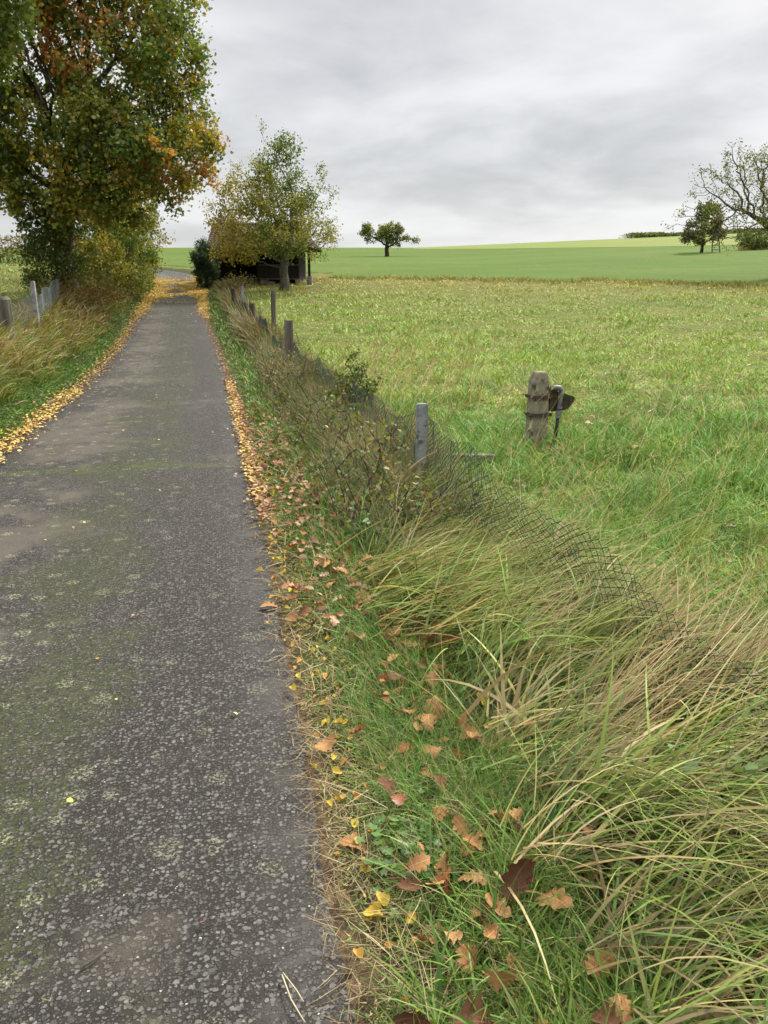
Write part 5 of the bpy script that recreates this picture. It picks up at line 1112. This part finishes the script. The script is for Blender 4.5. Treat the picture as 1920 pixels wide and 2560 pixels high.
def litter():
    # oak leaves on the verge: individuals near, one mass far away
    lab = {'tan': 'dry tan oak leaf fallen among the short verge grass', 'rust': 'rust red oak leaf fallen among the short verge grass', 'dark': 'dark brown oak leaf fallen among the short verge grass'}
    nI = 0; cl = [(-.25, 4.16), (-.08, 4.05), (-.38, 3.56), (.09, 3.22), (.04, 2.87), (.2, 2.65), (.12, 2.46), (.07, 3.1), (.1, 3.3), (.39, 2.21), (.29, 1.82), (.12, 1.7), (.26, 1.52), (-1.03, 6.98), (-.46, 5.24), (-.22, 4.91), (-.52, 4.53), (.74, 4.28), (.87, 3.71), (.11, 4.2), (.72, 2.83), (.28, 2.04), (.29, 3.4), (.69, 1.9), (-.6, 5.6), (-.8, 6.3), (-.35, 4.6), (-.15, 3.8), (.0, 3.5), (.25, 2.3)]
    for k in range(1500):
        if nI >= 290: break
        if rng.random() < .66: dd, yy_ = cl[rng.integers(0, len(cl))]; y = yy_ + rng.normal(0, .13); d = dd + rng.normal(0, .07) - np.interp(yy_, REDGE[:, 1], REDGE[:, 0])
        else: y = 1.1 + 7.4 * rng.random() ** 1.15; d = rng.normal(.42, .2)
        if d < .05 or d > 1.35 or y < 1.05: continue
        x = np.interp(y, REDGE[:, 1], REDGE[:, 0]) + d
        if x > fence_x(y) + .1: continue
        if any((x - a) ** 2 + (y - b) ** 2 < .006 for a, b in HERO): continue
        u = rng.random(); c = 'tan' if u < .62 else ('rust' if u < .76 else 'dark'); me = OAKM[c][rng.integers(0, 5)][0]
        put(me, 'fallen_oak_leaf', x, y, Hf(x, y) + rng.uniform(.05, .10) + .03 * d, rng.uniform(.05, .095), rng.uniform(0, 6.28), rng.normal(0, .5), rng.normal(0, .55), lab[c], 'leaf', 'brown oak leaves on the near verge'); nI += 1
    laby = {'yellow': 'small yellow leaf in the thin band along the right asphalt edge', 'ochre': 'small ochre brown leaf in the thin band along the right asphalt edge'}
    for k in range(270):
        y = 1.25 + 6.5 * (k / 270) ** .85 + rng.normal(0, .05); d = .10 + rng.normal(0, .075) + .02 * (y < 3); d = max(-.06, d); x = np.interp(y, REDGE[:, 1], REDGE[:, 0]) + d
        c = 'yellow' if rng.random() < .62 else 'ochre'; me = OVM[c][rng.integers(0, 4)][0]
        put(me, 'fallen_leaf', x, y, Hf(x, y) + .03 + .02 * max(0, d), rng.uniform(.018, .040), rng.uniform(0, 6.28), rng.normal(0, .35), rng.normal(0, .35), laby[c], 'leaf', 'small yellow leaves along the right asphalt edge')
    # the uncountable rest
    P = Pile(); tv, tf = OVM['yellow'][0][1], OVM['yellow'][0][2]; tv = tv[:, [0, 1, 2]]
    s6 = LEAF_V.copy(); s6[:, 1] -= .5
    def spread(x, y, size, pal, zoff=.03, tm=(s6, LEAF_F)):
        n = len(x); nm = rng.normal(0, .28, (n, 3)); nm[:, 2] = 1; ax = rng.normal(0, 1, (n, 3)); ax[:, 2] *= .1
        P.add(instance(tm[0], tm[1], np.stack([x, y, H(x, y) + zoff + .015 * rng.random(n)], 1), rots(ax, nm), size, pick(pal, n, .15)))
    YL = np.array([(.62, .44, .09), (.66, .50, .13), (.54, .35, .09), (.46, .27, .09), (.64, .49, .18)]); BR = np.array([(.26, .125, .055), (.34, .19, .10), (.20, .085, .04), (.38, .25, .15)])
    def along(y0, y1, n, dmean, dsd, side):
        t = y0 + (y1 - y0) * (rng.beta(2.2, 1.8, n) if y0 > 26 else rng.random(n)); L0 = np.interp(t, RC[:, 1][:int(len(RC) * .86)], RS[:int(len(RC) * .86)]); cx_ = np.interp(L0, RS, RC[:, 0]); cy_ = np.interp(L0, RS, RC[:, 1]); tx = np.interp(L0, RS[:-1], _RT[:, 0]); ty = np.interp(L0, RS[:-1], _RT[:, 1])
        w = side * (HALF + rng.normal(dmean, dsd, n)); return cx_ + ty * w, cy_ - tx * w
    x, y = along(5.5, 13.5, 900, .02, .04, 1); spread(x, y, rng.uniform(.025, .045, len(x)), YL)
    x, y = along(5.0, 14, 1000, .04, .045, 1); spread(x, y, rng.uniform(.03, .06, len(x)), BR)
    x, y = along(13, 32, 700, .0, .06, 1); spread(x, y, rng.uniform(.035, .06, len(x)), BR)
    x, y = along(27, 48, 5200, -.03, .13, 1); spread(x, y, rng.uniform(.05, .08, len(x)), YL)
    x, y = along(5.5, 32, 3400, .07, .12, -1); spread(x, y, rng.uniform(.03, .06, len(x)), np.vstack([BR, YL[:2], BR]))
    x, y = along(5.5, 13, 900, .03, .09, -1); spread(x, y, rng.uniform(.035, .06, len(x)), YL)
    x, y = along(28, 47, 4200, -.04, .17, -1); spread(x, y, rng.uniform(.05, .08, len(x)), YL)
    # yellow carpet across the lane under the trees
    n = 15000; t = rng.normal(39.8, 3.0, n); u = rng.uniform(-1.15, 1.15, n); xr = np.interp(t, REDGE[:, 1], REDGE[:, 0]); x = xr - HALF * 1.02 + u; dn = fbm(x, t, 1.1, 12, 3); k = (t > 34) & (t < 46.5) & (rng.random(n) < sstep(.34, .62, dn + .18 * np.abs(u) - .02)); spread(x[k], t[k], rng.uniform(.05, .085, k.sum()), YL)
    # odd leaves out on the asphalt
    n = 230; t = rng.uniform(1.6, 30, n) ; u = rng.uniform(-1.1, 1.1, n); xr = np.interp(t, REDGE[:, 1], REDGE[:, 0]); spread(xr - HALF + u, t, rng.uniform(.012, .035, n), np.vstack([YL, BR]), .022)
    # brown leaves deeper in the verge and over the near pasture
    om = OAKM['tan'][0]; n = 700; y = rng.uniform(2, 16, n); x = np.interp(y, REDGE[:, 1], REDGE[:, 0]) + rng.uniform(.15, 4.5, n) ** 1.0; k = (rng.random(n) < np.where(x > fence_x(y), .35, .25)); x, y = x[k], y[k]; spread(x, y, rng.uniform(.06, .10, len(x)), BR, .08, (om[1], om[2]))
    for om in (OAKM['tan'][1], OAKM['tan'][2], OAKM['tan'][3]):
        n = 130; y = rng.uniform(3.4, 10.5, n); d = np.clip(rng.normal(.42, .2, n), .08, .9); x = np.interp(y, REDGE[:, 1], REDGE[:, 0]) + d; spread(x, y, rng.uniform(.05, .10, n), BR, .075, (om[1], om[2]))
    tag(P.build('leaf_litter', M['litter']), 'scattered yellow and brown leaf litter along both edges of the lane', 'leaf litter', kind='stuff')
litter()

# ------------------------------------------------------------------ bits on the asphalt
def bits():
    def st(name, pts, r, mat, label, cat):
        p0 = Vector(pts[0]); o = MB().tube([Vector(p) - p0 for p in pts], r, 6).build(name, mat, None, True); o.location = p0; tag(o, label, cat)
    zz = lambda x, y: Hf(x, y) + .022
    ms = rough_mat('straw_stem', (.42, .36, .22), (.55, .48, .32), 30, .7, .1, 60)
    st('straw', [(-.245, 1.47, zz(-.245, 1.47)), (-.215, 1.40, zz(-.2, 1.4) + .003), (-.178, 1.345, zz(-.18, 1.34))], .0016, ms, 'longer pale straw lying on the asphalt near the lower edge', 'straw')
    st('straw', [(-.243, 1.474, zz(-.245, 1.47) + .002), (-.205, 1.425, zz(-.2, 1.4) + .003), (-.186, 1.397, zz(-.18, 1.34))], .0014, ms, 'shorter pale straw crossing the longer one on the asphalt', 'straw')
    st('twig', [(-.735, 1.49, zz(-.735, 1.49)), (-.71, 1.51, zz(-.71, 1.5) + .004), (-.69, 1.55, zz(-.69, 1.55))], [.0032, .0028, .0016], M['wood_old'], 'short crooked twig on the asphalt at lower left', 'twig')
    # small mossy grass tufts in the crack across the lane
    P = Pile(); n = 900; u = rng.uniform(-1.0, .35, n); L0 = 11.5 + rng.normal(0, .05, n) + .12 * np.sin(u * 5); cx_ = np.interp(L0, RS, RC[:, 0]); cy_ = np.interp(L0, RS, RC[:, 1]); tx = np.interp(L0, RS[:-1], _RT[:, 0]); ty = np.interp(L0, RS[:-1], _RT[:, 1]); x, y = cx_ + ty * u, cy_ - tx * u
    k = fbm(x, y, 5, 8, 2) > .5; x, y = x[k], y[k]; n = len(x); P.add(blades(x, y, rng.uniform(.012, .04, n), np.full(n, .006), rng.uniform(0, 6.28, n), rng.uniform(.1, .9, n), rng.uniform(.2, 1, n), pick(np.array([(.10, .15, .025), (.13, .17, .03)]), n), 2))
    tag(P.build('moss', M['grass']), 'thin line of moss and grass in the crack across the lane', 'moss', kind='stuff')
bits()
